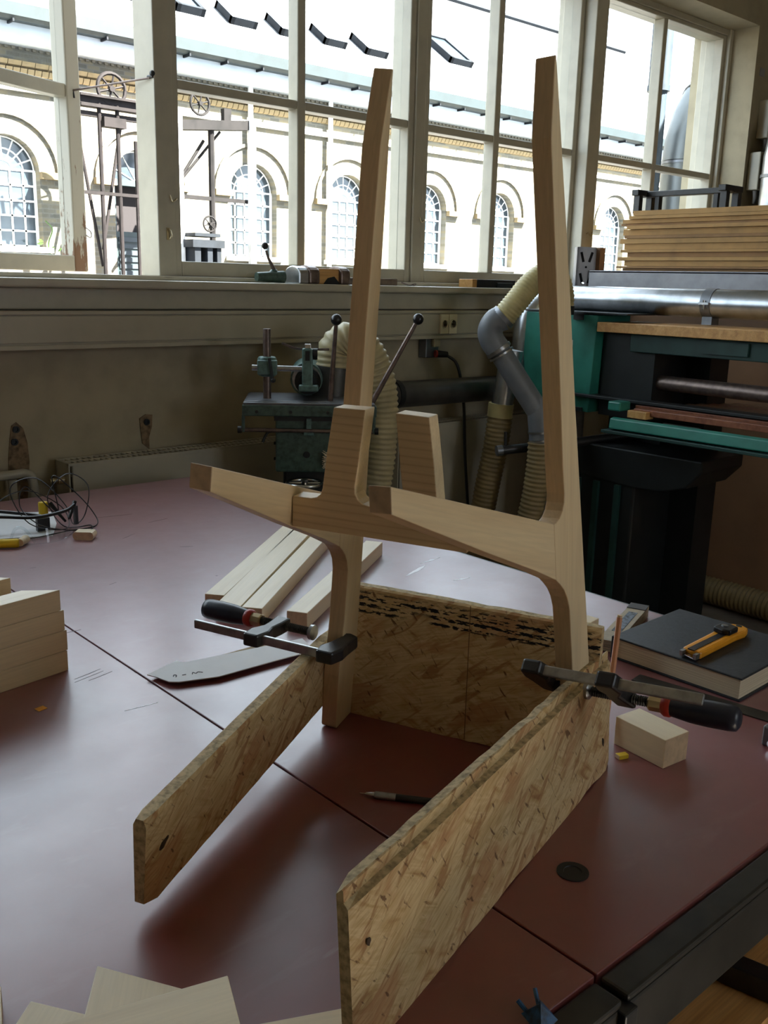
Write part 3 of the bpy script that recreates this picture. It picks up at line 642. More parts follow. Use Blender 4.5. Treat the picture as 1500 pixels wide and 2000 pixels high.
# side profile, (u, w): leg and post in one piece, seat rail as a second piece
POST = [(.0580, 0), (.0435, .135), (.0318, .215), (.0068, .377), (-.0083, .472), (-.0246, .594), (-.0475, .733), (-.0640, .8285),
        (-.0665, .8270), (-.0752, .765), (-.0772, .748), (-.0705, .682), (-.0636, .615), (-.0504, .4756), (-.0447, .410), (-.0401, .3764), (-.0410, .3665), (-.0455, .3580), (-.0545, .3510), (-.0650, .3480), (-.0700, .3478),
        (-.0640, .2826), (-.0520, .2745), (-.0400, .2650), (-.0300, .2530), (-.0232, .2380), (-.0205, .2200), (-.0190, .2050), (-.0143, .165), (-.0120, .085), (.0010, .004), (.0035, 0)]
RAIL = [(-.0700, .3478), (-.4020, .4440), (-.4020, .4213), (-.2254, .3487), (-.1216, .3075), (-.0640, .2826)]
for O, U, W2, Nn in ((LO, LU, LW, LN), (RO, RU_, RW, RNn)):
    p = obj('post', MB().prism([(w_, u_) for u_, w_ in POST], 0, TH), 'maple_shaded', ch, BI @ axes(O, W2, U, -Nn), bevel=.0012)
    second(p, 'maple', lambda q_: abs(q_.normal[2]) > .9)  # side faces get the lit tone, fronts keep the shade-darkened one
    a = math.atan2(.0962, -.332); ca, sa = math.cos(a), math.sin(a)
    X = U*ca+W2*sa; Y = -Nn.cross(X); P0 = O+U*(-.07)+W2*.34
    r_ = obj('seat_rail', MB().prism([((u_+.07)*ca+(w_-.34)*sa, ((w_-.34)*ca-(u_+.07)*sa)*(1 if (W2*ca-U*sa).dot(Y) > 0 else -1)) for u_, w_ in RAIL], .0002, TH-.0002), 'maple', ch, BI @ axes(P0, X, Y, -Nn), bevel=.001)
    ends(r_, 'end_grain', 0, .75)
    second(r_, 'maple_shaded', lambda q_: abs(q_.normal[2]) < .5 and abs(q_.normal[0]) < .75)
# crosspiece with two prongs let in between the rails
CA = LO+LU*-.225+LW*.381; CE1, CE2, CE3 = Vector((.4032, -.9149, -.0184)), Vector((-.0259, -.0315, .9992)), Vector((-.9147, -.4024, -.0364))
half = [(0, -.033), (0, 0), (.022, .0008), (.029, .0030), (.0335, .0070), (.0355, .0130), (.0406, .0535), (.0475, .0985), (.083, .0993), (.0768, .0466), (.0727, .0200), (.0732, .0120), (.0765, .0060), (.0820, .0025), (.0900, .0012)]
poly = half+[(.1986-x, y) for x, y in half[::-1]]
poly[-1] = (.1960, -.0315)
cp = obj('crosspiece', MB().prism(poly, -.0225, 0), 'maple_ringed', ch, BI @ axes(CA, CE1, CE2, CE3), bevel=.001)
second(cp, 'maple', lambda q_: abs(q_.normal[2]) < .5)  # edges in lit maple; the ringed face keeps the shade-darkened tone

# ================================================================== THE OSB JIG
def osb_board(name, label, M, L, T, Hh, mat='osb', tongue=False, chip=0, pencil=None):
    """local X along the board, Y thickness (0..T), Z up"""
    t = thing(name, label, 'board', M)
    m = MB(); n = 26
    zt = [Hh-(random.random()**3)*chip for _ in range(n+1)]; zb = [(random.random()**4)*chip for _ in range(n+1)]
    prof = []
    for i in range(n+1):
        x = L*i/n; e0 = .004 if i in (0, n) else 0
        if tongue: sec = [(e0, zb[i]), (e0, Hh-.011-e0), (T*.42, Hh-.010), (T*.42, zt[i]), (T*.50, zt[i]+.001), (T-e0, zt[i]-e0), (T-e0, zb[i])]
        else: sec = [(e0, zb[i]+e0), (e0*.5, Hh-.003-e0), (.003+e0*.5, zt[i]), (T-.003-e0*.5, zt[i]), (T-e0*.5, Hh-.003-e0), (T-e0, zb[i]+e0)]
        prof.append([(x, y, z) for y, z in sec])
    k = len(prof[0]); vs = [p for s_ in prof for p in s_]; fs = []
    for i in range(n):
        for j in range(k): fs.append((i*k+j, i*k+(j+1) % k, (i+1)*k+(j+1) % k, (i+1)*k+j))
    fs += [list(range(k))[::-1], [n*k+j for j in range(k)]]
    m.add(vs, fs)
    b = obj('panel', m, mat, t)
    second(b, 'osb_edge', lambda p: abs(p.normal[1]) < .55)
    for (x, z, dx, dz, wdt) in pencil or []:
        if dz > .05: obj('pencil_line', MB().box((x, -.0003, z), (.0009, .0006, dz)), 'pencil_line', t)
        else: obj('knot', MB().prism([(.5*dx*math.cos(a), .5*dz*math.sin(a)*(1+.3*math.cos(3*a))) for a in [2*PI*i/10 for i in range(10)]], 0, .0006, axes(Vector((x, 0, z)), Vector((1, 0, .35)).normalized(), Vector((-.35, 0, 1)).normalized(), Vector((0, -1, 0)))), 'knot', t)
    return t
# right side board: outer face towards the camera
osb_board('osb_board', 'pale grooved strand board reaching towards the camera, clamped on the right', frame(Vector((.408, .466, TZ)), 74.0, -3.6), .590, .0185, .152, tongue=True, chip=.0035, pencil=[(.02, .10, .006, .007, .006), (.545, .115, .008, .012, .006), (.555, .045, .006, .012, .005)])
# left side board: seen from its inner face, held a little above the bench
osb_board('osb_board', 'brown strand board clamped to the left chair leg, hovering over the bench', frame(Vector((.3665, .7290, .8635)), 60.4, 4.2) @ Matrix.Rotation(R(-2.6), 4, 'Y') @ Matrix.Translation((0, 0, 0)), .470, .018, .097, chip=.0012, pencil=[(.028, .056, .018, .007, .01)])
# back board
back = osb_board('osb_board', 'upright strand board with blurred black print behind the chair legs', frame(Vector((.8075, .9530, TZ)) + Vector((-.372, .928, 0))*.018, 158.14), .362, .018, .193, mat='osb_printed', chip=.0015, pencil=[(.190, .097, .0012, .19, .0014)])

# ================================================================== BAR CLAMPS
def clamp(label, M, sl, bar_end, jaw_fix, hz_):
    """local X along the bar from the fixed jaw outwards, Y = direction of the jaws, Z up.
       sl: position of sliding arm, bar_end: bar length, jaw_fix: jaw reach"""
    t = thing('bar_clamp', label, 'clamp', M)
    obj('bar', MB().box((bar_end/2, 0, 0), (bar_end, .0055, .0125)), 'bar_steel', t, bevel=.0015)
    J = jaw_fix
    obj('fixed_jaw', MB().prism([(-.012, -.010), (.012, -.011), (.017, .008), (.012, J*.45), (.010, J-.012), (.012, J+.004), (.004, J+.008), (-.010, J+.002), (-.013, J*.5), (-.016, .012)], -.0085, .0085), 'black_iron', t, bevel=.003)
    obj('jaw_pad', MB().lathe([(.0095, 0), (.0095, .006)], 14, axes(Vector((.010, J-.002, 0)), Vector((0, 1, 0)), Vector((0, 0, 1)), Vector((1, 0, 0)))), 'black_plastic', t, smooth=40)
    ar = obj('sliding_arm', MB().prism([(sl-.012, -.012), (sl+.011, -.013), (sl+.014, .010), (sl+.006, J*.5), (sl+.008, J-.012), (sl+.013, J+.011), (sl-.011, J+.011), (sl-.012, J-.012), (sl-.011, J*.45), (sl-.016, .011)], -.009, .009), 'black_iron', t, bevel=.003)
    obj('arm_rib', MB().prism([(sl-.006, .012), (sl+.004, .012), (sl+.002, J-.012), (sl-.006, J-.012)], .0088, .0108), 'bar_steel', ar)
    A = axes(Vector((sl, J, 0)), Vector((0, 1, 0)), Vector((0, 0, 1)), Vector((1, 0, 0)))
    # threaded spindle from the swivel pad to the handle
    rs = [(.0001, -.036-hz_)]; z = -.036-hz_
    while z < .034: rs += [(.0062, z), (.0048, z+.0014)]; z += .0028
    obj('spindle', MB().lathe(rs, 12, A), 'black_iron', t)
    obj('swivel_pad', MB().lathe([(.0105, -.042-hz_), (.0105, -.037-hz_), (.006, -.034-hz_)], 16, A), 'bar_steel', t, smooth=40)
    obj('ferrule', MB().lathe([(.008, .030), (.0095, .032), (.0095, .046), (.0105, .048)], 8, A), 'brass', t)
    obj('handle_ring', MB().lathe([(.0105, .046), (.0125, .049), (.0125, .055), (.011, .057)], 18, A), 'red_plastic', t, smooth=50)
    obj('handle', MB().lathe([(.0110, .055), (.0118, .062), (.0140, .078), (.0148, .098), (.0146, .120), (.0135, .128), (.009, .131), (.0001, .132)], 20, A), 'handle_navy', t, smooth=50)
    return t
def ortho(o, x, y):
    x = Vector(x).normalized(); y = Vector(y); y = (y-x*y.dot(x)).normalized(); return axes(Vector(o), x, y, x.cross(y))
clamp('black bar clamp with dark handle on the left chair leg', ortho((.708, .886, .985), (-.335, .942, 0), (.942, .335, 0)), .114, .216, .058, .014)
clamp('black bar clamp with navy handle on the right board', ortho((.830, .651, 1.013), (.19, -.975, .10), (.79, .06, -.6)), .094, .200, .052, .006)

# ================================================================== TIMBER ON THE BENCH
def plank(name, label, M, L, W3, Hh, mat='maple_pale', group=None, bev=.0012, end='end_grain'):
    """local origin at one end's bottom corner; X along, Y across, Z up"""
    o = obj(name, MB().span((0, 0, 0), (L, W3, Hh)), mat, None, None, bevel=bev); o.matrix_world = M
    ends(o, end); tag(o, label, 'plank', group); return o
PG = 'square maple sticks beside the left chair leg'
for lab, (x, y), az, L, W3 in (('square maple stick farthest left in the row of three', (.897, 1.431), 51.8, .62, .0375),
        ('maple stick with a dark knot, middle of the row of three', (.888, 1.362), 51.0, .60, .0470),
        ('maple stick in the row of three, next to the gap', (.911, 1.328), 51.6, .58, .0385),
        ('single maple stick lying apart behind the left chair leg', (.960, 1.260), 57.0, .50, .0390)):
    plank('maple_stick', lab, frame(Vector((x, y, TZ)), az), L, W3, .030, group=PG)
# stack of mitred boards at the left edge of the picture
for k, (lab, dx) in enumerate((('bottom board of the maple stack at the left edge', .004), ('second board from below in the maple stack at the left edge', .005), ('third board from below in the maple stack at the left edge', .002), ('topmost board of the maple stack at the left edge', -.003))):
    o = obj('maple_board', MB().prism([(0, 0), (-.040, .040), (-.34, .040), (-.34, 0)], 0, .0330), 'maple', bevel=.0008)
    o.matrix_world = axes(Vector((.556+dx, 1.346+dx*.18, TZ+.0333*k)), Vector((.984, .177, 0)), Vector((-.177, .984, 0)), Vector((0, 0, 1)))
    second(o, 'end_grain_pale', lambda p: p.normal[0] > .6); second(o, 'maple_pale', lambda p: p.normal[2] > .9); tag(o, lab, 'board', 'mitred boards stacked at the left edge')  # paler tops: window light on the boards put into the colour
o = obj('maple_board', MB().prism([(0, 0), (-.03, .05), (-.3, .05), (-.3, 0)], 0, .130), 'maple', bevel=.0008); o.matrix_world = axes(Vector((.520, 1.457, TZ)), Vector((.984, .177, 0)), Vector((-.177, .984, 0)), Vector((0, 0, 1)))
second(o, 'maple_pale', lambda p: p.normal[2] > .9); tag(o, 'single tall maple block standing behind the left stack', 'board')  # top face paler, window light painted in
# loose boards at the lower edge of the picture, nearest the camera
def corner_board(lab, c, to1, to2, L1, L2, ztop, Hh=.018):
    c = Vector((*c, 0)); x = (Vector((*to1, 0))-c).normalized(); y = (Vector((*to2, 0))-c).normalized()
    P = [Vector((0, 0, 0)), x*L1, x*L1+y*L2, y*L2]
    xx = x; yy = Vector((-x.y, x.x, 0))
    o = obj('loose_board', MB().prism([(p.dot(xx), p.dot(yy)) for p in P], -Hh, 0), 'maple_pale', bevel=.001)
    o.matrix_world = axes(Vector((c.x, c.y, ztop)), xx, yy, Vector((0, 0, 1))); tag(o, lab, 'board', 'loose boards nearest the camera'); ends(o, 'end_grain_pale')
corner_board('loose maple board at the bottom left corner, lowest of the fanned pile', (.2342, .6788), (.2214, .6676), (.2616, .6373), .25, .10, TZ+.0182)
corner_board('loose maple board whose pointed corner stands highest in the bottom row', (.2847, .661), (.2531, .6165), (.3229, .5963), .24, .085, TZ+.0368)
corner_board('loose maple board with a small knot on top of the fanned pile', (.3502, .562), (.242, .5945), (.329, .5112), .28, .10, TZ+.0554)
corner_board('loose maple board half under the right strand board', (.4376, .5017), (.3686, .5351), (.4353, .4767), .16, .045, TZ+.0182)
corner_board('sliver of maple board at the very left edge', (.2221, .7118), (.10, .70), (.2092, .6744), .15, .05, TZ+.0182)
# short offcuts
def offcut(lab, poly, Hh, z=TZ, mat='maple', name='offcut'):
    o = obj(name, MB().prism(poly, 0, Hh), mat, bevel=.0008); o.location = (0, 0, z); second(o, 'end_grain_pale', lambda p: abs(p.normal[0]) > .7); tag(o, lab, 'offcut'); return o
o = obj('wedge_block', MB().prism([(0, 0), (.0, .0475), (.030, .0475), (.082, .0475), (.082, 0)], 0, .040), 'maple_pale', bevel=.0008)
o.matrix_world = axes(Vector((1.0150, .5780, TZ)), Vector((.11, .993, 0)).normalized(), Vector((.993, -.11, 0)).normalized(), Vector((0, 0, -1))) @ Matrix.Translation((0, 0, -.040))
second(o, 'end_grain_pale', lambda p: abs(p.normal[0]) > .7); tag(o, 'pale maple block lying right of the right strand board', 'offcut')
offcut('small pale offcut just behind the printed board', [(1.205, .905), (1.215, .845), (1.245, .850), (1.238, .912)], .075)
offcut('tiny white chip of veneer on the bench', [(1.235, 1.190), (1.265, 1.170), (1.285, 1.165), (1.272, 1.182)], .003, mat='paper_white', name='veneer_chip')
offcut('yellow scrap under the far end of the right board', [(.990, .627), (1.004, .622), (1.007, .630), (.993, .636)], .006, mat='ear_yellow', name='scrap')
offcut('small ochre square stuck on the bench in the left shadow', [(.466, 1.232), (.480, 1.235), (.478, 1.247), (.464, 1.244)], .0008, mat='knife_orange', name='sticker')
# cardboard template with its pencilled note
tp = thing('paper_template', 'white card template with pencil note lying left of the chair', 'template', (.75, 1.22, TZ))
TP = [(.638, 1.240), (.645, 1.222), (.651, 1.196), (.662, 1.186), (.72, 1.166), (.82, 1.164), (.90, 1.160), (.915, 1.215), (.80, 1.232), (.715, 1.245), (.706, 1.247), (.700, 1.260), (.664, 1.249)]
obj('card', MB().prism([(x-.75, y-1.22) for x, y in TP], .006, .0075), 'paper_white', tp)
for pts in ([(-.085, -.012), (-.082, -.008), (-.079, -.011), (-.083, -.016)], [(-.072, -.016), (-.066, -.017)], [(-.058, -.022), (-.054, -.017), (-.052, -.023), (-.047, -.020), (-.042, -.026)]):
    obj('pencil_note', MB().tube([(v.x, v.y, .0078) for v in spline([(*p, 0) for p in pts], 4)], .0006, 5), 'ink', tp)
obj('prop', MB().span((-.06, -.02, 0), (.12, .02, .006)), 'paper_edge', tp)

# ================================================================== SMALL THINGS ON THE BENCH
# clutch pencil between the boards
pn = thing('mechanical_pencil', 'mechanical pencil with silver tip lying between the strand boards', 'pencil', frame(Vector((.670, .774, TZ+.0045)), 142.5) @ Matrix.Rotation(R(90), 4, 'Y'))
obj('tip', MB().lathe([(.0004, 0), (.0006, .006), (.0022, .008), (.0035, .018)], 12), 'bright_steel', pn, smooth=40)
obj('grip', MB().lathe([(.0038, .018), (.0044, .020), (.0044, .044)], 14), 'bar_steel', pn, smooth=40)
obj('barrel', MB().lathe([(.0043, .044), (.0043, .135), (.0030, .138)], 12), 'black_plastic', pn, smooth=40)
# copper-coloured pencil standing up behind the right board
pc = thing('pencil', 'copper wooden pencil leaning upright at the far end of the right board', 'pencil', (1.012, .668, TZ))
d = Vector((.028, .010, .172))
obj('shaft', MB().tube([(0, 0, .004), d], .0040, 6), 'pencil_copper', pc); obj('end_cap', MB().tube([d, d+Vector((.0004, .0001, .003))], .0034, 6), 'end_grain_pale', pc)
# note book
bk = thing('notebook', 'thick black hardcover notebook lying on the right of the bench', 'book', axes(Vector((1.283, .6165, TZ)), Vector((1, .02, 0)).normalized(), Vector((-.02, 1, 0)).normalized(), Vector((0, 0, 1))))
BW, BH = .215, .225
obj('cover', MB().prism([(0, 0), (BW, 0), (BW, BH), (0, BH)], .0345, .038), 'book_cover', bk, bevel=.0015)
obj('cover', MB().prism([(0, 0), (BW, 0), (BW, BH), (0, BH)], .0, .003), 'book_cover', bk, bevel=.001)
obj('page_block', MB().span((.004, .004, .003), (BW-.006, BH-.003, .0345)), 'pages', bk)
obj('spine', MB().prism([(-.002, 0), (.004, 0), (.004, .038), (-.002, .038), (-.006, .019)], 0, BW, axes(Vector((0, BH, 0)), Vector((0, 1, 0)), Vector((0, 0, 1)), Vector((1, 0, 0)))), 'book_cover', bk, bevel=.001)
# cutter
kz = TZ+.038
kd = Vector((1.475-1.322, .722-.716, 0)); ka = math.degrees(math.atan2(kd.x, kd.y))
kn = thing('utility_knife', 'orange snap-off utility knife lying on the black notebook', 'knife', frame(Vector((1.292, .711, kz)), ka) @ Matrix.Diagonal((1.14, 1.45, 1.2, 1)))
obj('body', MB().prism([(.006, -.011), (.11, -.011), (.135, -.013), (.150, -.010), (.156, 0), (.150, .011), (.135, .013), (.006, .011), (.004, 0)], 0, .011), 'knife_orange', kn, bevel=.003)
obj('channel', MB().span((.004, -.004, .0105), (.112, .004, .0118)), 'black_plastic', kn)
obj('slider', MB().prism([(.095, -.009), (.120, -.009), (.124, 0), (.120, .012), (.095, .012), (.092, 0)], .011, .019), 'black_plastic', kn, bevel=.002)
obj('slider_screw', MB().lathe([(.004, .019), (.004, .0205)], 12, Matrix.Translation((.108, .003, 0))), 'bar_steel', kn)
obj('blade', MB().prism([(-.008, -.008), (.010, -.008), (.010, .006), (-.002, .006)], .004, .005), 'bright_steel', kn)
obj('blade_guide', MB().span((-.004, -.0098, .002), (.008, -.006, .009)).span((-.004, .006, .002), (.008, .0098, .009)), 'bar_steel', kn)
obj('hang_hole', MB().lathe([(.0035, .0108), (.0035, .0118)], 10, Matrix.Translation((.146, 0, 0))), 'machine_black', kn)
# folding rule
fr_ = thing('folding_rule', 'wooden folding rule with printed scale lying behind the notebook', 'ruler', frame(Vector((1.295, .862, TZ)), 70.5))
for k in range(5): obj('rule_slat', MB().box((.105, 0, .003+k*.0042), (.215, .034, .0036)), 'rule_wood', fr_, bevel=.0006)
obj('dark_end', MB().box((.198, 0, .0222), (.030, .034, .0018)), 'rule_dark', fr_)
obj('printed_scale', MB().box((.105, 0, .0218), (.115, .016, .0008)), 'rule_print', fr_)
# steel straightedge under the book
tag(obj('steel_rule', MB().box((0, 0, .001), (.34, .030, .002), frame(Vector((1.262, .60, TZ)), 172)), 'table_steel', bevel=.0005), 'dark steel rule poking out from under the notebook', 'ruler')
g = thing('metal_block', 'grey metal tool cut off by the right edge of the picture', 'tool', (1.185, .515, TZ))
obj('block_body', MB().box((.03, -.01, .014), (.07, .05, .028)), 'galvanised_dull', g, bevel=.002); obj('block_screw', MB().tube([(-.012, .0, .008), (.0, -.004, .008)], .005, 10), 'bright_steel', g)
# blue plastic tie at the bench edge
bt = thing('plastic_tie', 'crumpled blue plastic tie at the near edge of the bench', 'plastic tie', (.555, .405, TZ))
obj('scrap_body', MB().add([(-.012, -.012, 0), (.012, -.010, .002), (.013, .010, .008), (.002, .004, .014), (-.010, .012, .006), (0, 0, .018)], [(0, 1, 5), (1, 2, 5), (2, 3, 5), (3, 4, 5), (4, 0, 5), (0, 4, 3, 2, 1)]), 'blue_plastic', bt)
obj('tie_end', MB().tube([(.006, .006, .008), (.012, .016, .016)], .002, 6), 'blue_plastic', bt); obj('tie_end', MB().tube([(-.006, .006, .006), (-.008, .018, .014)], .002, 6), 'blue_plastic', bt)
# safety glasses, ear plugs and cables on a sheet of paper
tag(obj('paper_sheet', MB().prism([(.60, 2.28), (.80, 2.43), (.955, 2.345), (.915, 2.222), (.86, 2.115), (.755, 2.160), (.6, 2.2)], TZ+.0003, TZ+.0012), 'paper_white'), 'white sheet of paper under the cables and glasses', 'paper')
sg = thing('safety_glasses', 'clear safety glasses with black temples lying folded open', 'glasses', (.80, 2.12, TZ))
obj('temple', MB().tube(spline([(-.22, .10, .055), (-.06, .065, .050), (.03, .03, .043), (.10, .02, .050), (.132, .03, .060)], 8), [.0042]*33, 8), 'black_plastic', sg)
obj('temple', MB().tube(spline([(-.22, .14, .052), (-.07, .11, .056), (.02, .08, .044), (.06, .06, .036)], 8), [.0042]*25, 8), 'black_plastic', sg)
obj('hinge', MB().box((.133, .028, .035), (.008, .01, .045)), 'black_plastic', sg); obj('hinge', MB().box((.06, .05, .018), (.03, .012, .03)), 'black_plastic', sg)
lens = MB(); n = 14
for row, zz in enumerate((.003, .036)):
    for i in range(n+1):
        a = i/n; lens.v.append((-.02+.155*a, -.045-.030*math.sin(PI*a)+.075*a*a+(.006 if row else 0), zz))
lens.f = [[i, i+1, i+1+n+1, i+n+1] for i in range(n)]
obj('lens', lens, 'clear_plastic', sg, smooth=60)
obj('lens_rim', MB().tube([(-.02+.155*i/n, -.045-.030*math.sin(PI*i/n)+.075*(i/n)**2, .003) for i in range(n+1)], .0012, 6), 'clear_plastic', sg)
obj('nose_bridge', MB().tube(spline([(-.045, -.015, .004), (-.035, -.03, .038), (-.018, -.04, .036), (.0, -.05, .005)], 6), .0035, 8), 'clear_plastic', sg)
cb = thing('cable_tangle', 'thin black earphone cable looped in a tangle over the paper', 'cable', (.88, 2.20, TZ))
loops = [(-.13, .02, .004), (-.10, .03, .07), (-.02, .05, .085), (.05, .02, .04), (.03, -.05, .004), (-.06, -.05, .03), (-.07, .03, .10), (0, .04, .115), (.05, 0, .05), (.06, -.02, .004), (.10, .0, .02), (.115, .01, .09), (.07, .03, .12), (.015, .02, .07), (.03, -.03, .006), (.09, -.05, .003), (.06, -.09, .003), (-.03, -.06, .02), (-.06, 0, .06), (-.03, .03, .10), (.03, .0, .03), (.03, .02, .12), (.08, .02, .08), (.11, -.02, .03), (.10, -.06, .003), (.02, -.07, .003), (-.08, -.085, .003), (-.20, -.06, .003)]
obj('cord', MB().tube(spline(loops, 8), .0014, 6), 'black_plastic', cb, smooth=60)
obj('ear_piece', MB().tube([(.045, -.01, .01), (.02, .02, .055)], [.003, .006], 8), 'black_plastic', cb); obj('ear_piece', MB().tube([(.05, -.02, .02), (.075, 0, .055)], [.004, .005], 8), 'black_plastic', cb); obj('plug', MB().tube([(-.075, -.085, .004), (-.10, -.08, .004)], .004, 8), 'black_plastic', cb)
def peg(name, lab, loc, az, L, r, mat, end, up=False):
    Mx = frame(Vector(loc), az) @ (Matrix.Identity(4) if up else Matrix.Rotation(R(90), 4, 'Y'))
    t = thing(name, lab, name.replace('_', ' '), Mx)
    obj('body', MB().lathe([(r*.92, 0), (r, L*.1), (r*.95, L*.5), (r, L*.9), (r*.92, L)], 14), mat, t, smooth=40)
    obj('end_face', MB().lathe([(r*.8, -.0006), (r*.8, L+.0006)], 14), end, t)
peg('ear_plug', 'yellow foam ear plug lying at the left edge of the bench', (.722, 2.088, TZ+.011), 120, .045, .0105, 'ear_yellow', 'ear_yellow')
peg('ear_plug', 'yellow foam ear plug standing upright among the cables', (.885, 2.225, TZ+.018), 30, .040, .0115, 'ear_yellow', 'ear_yellow', True)
peg('wooden_dowel', 'short round wooden dowel in front of the safety glasses', (.765, 2.070, TZ+.010), 45, .035, .0095, 'maple', 'end_grain')
o = obj('wooden_plug', MB().prism([(-.018+.006*math.cos(a), .0+.0095*math.sin(a)) for a in [PI/2+PI*i/6 for i in range(7)]]+[(.018+.006*math.cos(a), .0095*math.sin(a)) for a in [-PI/2+PI*i/6 for i in range(7)]], 0, .03, axes(Vector((0, 0, .0095)), Vector((1, 0, 0)), Vector((0, 0, 1)), Vector((0, -1, 0)))), 'maple_pale'); second(o, 'end_grain', lambda p: abs(p.normal[1]) > .9)
o.matrix_world = axes(Vector((.921, 2.063, TZ)), Vector((.74, -.67, 0)), Vector((.67, .74, 0)), Vector((0, 0, 1))); tag(o, 'flat oval wooden loose tenon right of the safety glasses', 'tenon')

# ================================================================== ALONG THE WINDOW WALL
# radiators
def radiator(lab, x0, x1, zt=.885, z0=.30):
    t = thing('radiator', lab, 'radiator', ((x0+x1)/2, 2.82, z0)); L = Matrix.Translation((-(x0+x1)/2, -2.82, -z0))
    obj('front_panel', MB().span((x0+.012, 2.762, z0), (x1-.012, 2.772, zt-.006)), 'radiator_paint', t, L, bevel=.004)
    obj('back_panel', MB().span((x0, 2.85, z0), (x1, 2.86, zt-.01)), 'radiator_paint', t, L, bevel=.003)
    for x in (x0, x1-.006): obj('side_panel', MB().span((x, 2.764, z0), (x+.006, 2.862, zt)), 'radiator_paint', t, L, bevel=.002)
    g = MB().span((x0, 2.762, zt-.008), (x1, 2.772, zt)).span((x0, 2.852, zt-.008), (x1, 2.862, zt)).span((x0, 2.805, zt-.006), (x1, 2.817, zt))
    n = int((x1-x0)/.019)
    for k in range(n): g.span((x0+.008+k*.019, 2.77, zt-.006), (x0+.016+k*.019, 2.854, zt-.001))
    obj('top_grille', g, 'radiator_paint', t, L)
    obj('fins', MB().span((x0+.01, 2.80, z0+.02), (x1-.01, 2.822, zt-.05)), 'plaster_dark', t, L)
    obj('valve', MB().tube([(x0, 2.80, zt-.055), (x0-.022, 2.80, zt-.055)], .013, 12).tube([(x0-.02, 2.80, zt-.055), (x0-.045, 2.80, zt-.055)], .008, 10), 'brass', t, L, smooth=40)
radiator('long cream panel radiator behind the left end of the bench', 1.185, 2.30)
radiator('cream panel radiator under the windows behind the prongs of the chair', 2.56, 3.62)
hp = thing('heating_pipe', 'cream bent heating pipe at the left edge under the scar', 'pipe', (1.06, 2.84, .2))
obj('pipe', MB().tube(spline([(-.5, 0, .655), (-.06, 0, .655), (.02, 0, .655), (.043, 0, .625), (.045, 0, .5), (.045, 0, 0)], 6), .014, 12), 'radiator_paint', hp, smooth=60)
obj('pipe', MB().tube([(-.02, .0, .64), (-.02, 0, 0)], .013, 12), 'radiator_paint', hp, smooth=60)
wp = thing('wall_pipe', 'dark horizontal pipe along the wall above the second radiator', 'pipe', (2.95, 2.73, 1.025))
obj('pipe', MB().tube([(-.70, 0, .0), (.75, 0, -.01)], .052, 18), 'pipe_dark', wp, smooth=40)
for x in (-.45, .2): obj('pipe_clip', MB().tube([(x-.012, 0, 0), (x+.012, 0, 0)], .056, 18).box((x, .1, 0), (.02, .14, .02)), 'black_iron', wp, smooth=40)
# power outlet with plug and cable
po = thing('power_outlet', 'grey power outlet box below the trunking', 'outlet', (2.80, 2.895, 1.19))
obj('box', MB().box((.02, -.02, 0), (.075, .045, .085)), 'galvanised_dull', po, bevel=.004); obj('cover', MB().box((.032, -.05, .022), (.036, .02, .04)), 'socket_plastic', po, bevel=.003)
pw = thing('power_cable', 'black power cable hanging from the outlet to the floor', 'cable', (2.835, 2.835, 1.165))
obj('plug', MB().tube([(-.012, -.005, .0), (.035, -.02, -.004)], [.016, .013], 12), 'black_plastic', pw, smooth=40)
obj('plug_ring', MB().tube([(-.018, -.003, 0), (-.010, -.006, 0)], .0155, 12), 'red_plastic', pw)
obj('cord', MB().tube(spline([(.03, -.02, -.004), (.07, -.05, -.05), (.085, -.08, -.20), (.07, -.12, -.45), (.09, -.15, -.75), (.2, -.15, -1.1), (.3, -.1, -1.15)], 10), .0065, 8), 'black_plastic', pw, smooth=60)
# things on the sill
cl = thing('machine_vice_part', 'cast green fitting with ball lever lying on the sill', 'fitting', (2.02, 2.88, 1.437))
obj('casting', MB().tube([(-.06, .0, .02), (.05, -.01, .022)], [.016, .022], 12).ball((.015, 0, .032), .018), 'hammer_green', cl, smooth=50)
obj('lever', MB().tube([(.02, 0, .04), (-.012, -.005, .085), (-.022, -.006, .112)], [.008, .005, .0045], 10), 'brown_steel', cl, smooth=50)
obj('lever_ball', MB().ball((-.027, -.006, .127), .0125), 'black_plastic', cl, smooth=80)
gd = thing('guard_cover', 'grey and rust red metal guard with two round arches on the sill', 'guard', (2.19, 2.86, 1.437))
def humped(x0, x1, y0, y1, h):
    m = MB(); P = [(y0, 0), (y0, h*.6)]+[((y0+y1)/2-(y1-y0)/2*math.cos(PI*i/8), h*.6+h*.4*math.sin(PI*i/8)) for i in range(1, 8)]+[(y1, h*.6), (y1, 0)]
    return m.prism(P, x0, x1, Matrix(((0, 0, 1, 0), (1, 0, 0, 0), (0, 1, 0, 0), (0, 0, 0, 1))))
obj('end_cap', humped(-.085, -.042, -.04, .05, .063), 'galvanised', gd, bevel=.004)
obj('arch', humped(-.042, .005, -.045, .05, .066), 'brown_steel', gd, bevel=.006); obj('arch', humped(.105, .150, -.045, .05, .066), 'brown_steel', gd, bevel=.006)
obj('middle_panel', MB().span((.005, -.03, 0), (.105, .05, .056)), 'pine_orange', gd, bevel=.003)
obj('dark_flap', MB().prism([(.03, 0), (.05, .022), (.08, .028), (.105, .005), (.105, 0)], .031, .034, axes(Vector((0, 0, 0)), Vector((1, 0, 0)), Vector((0, 0, 1)), Vector((0, -1, 0)))), 'machine_black', gd)
tag(obj('dark_strip', MB().span((2.36, 2.86, 1.437), (2.62, 2.89, 1.463)), 'brown_steel', bevel=.003), 'dark brown metal strip lying on the sill behind the left post', 'strip')
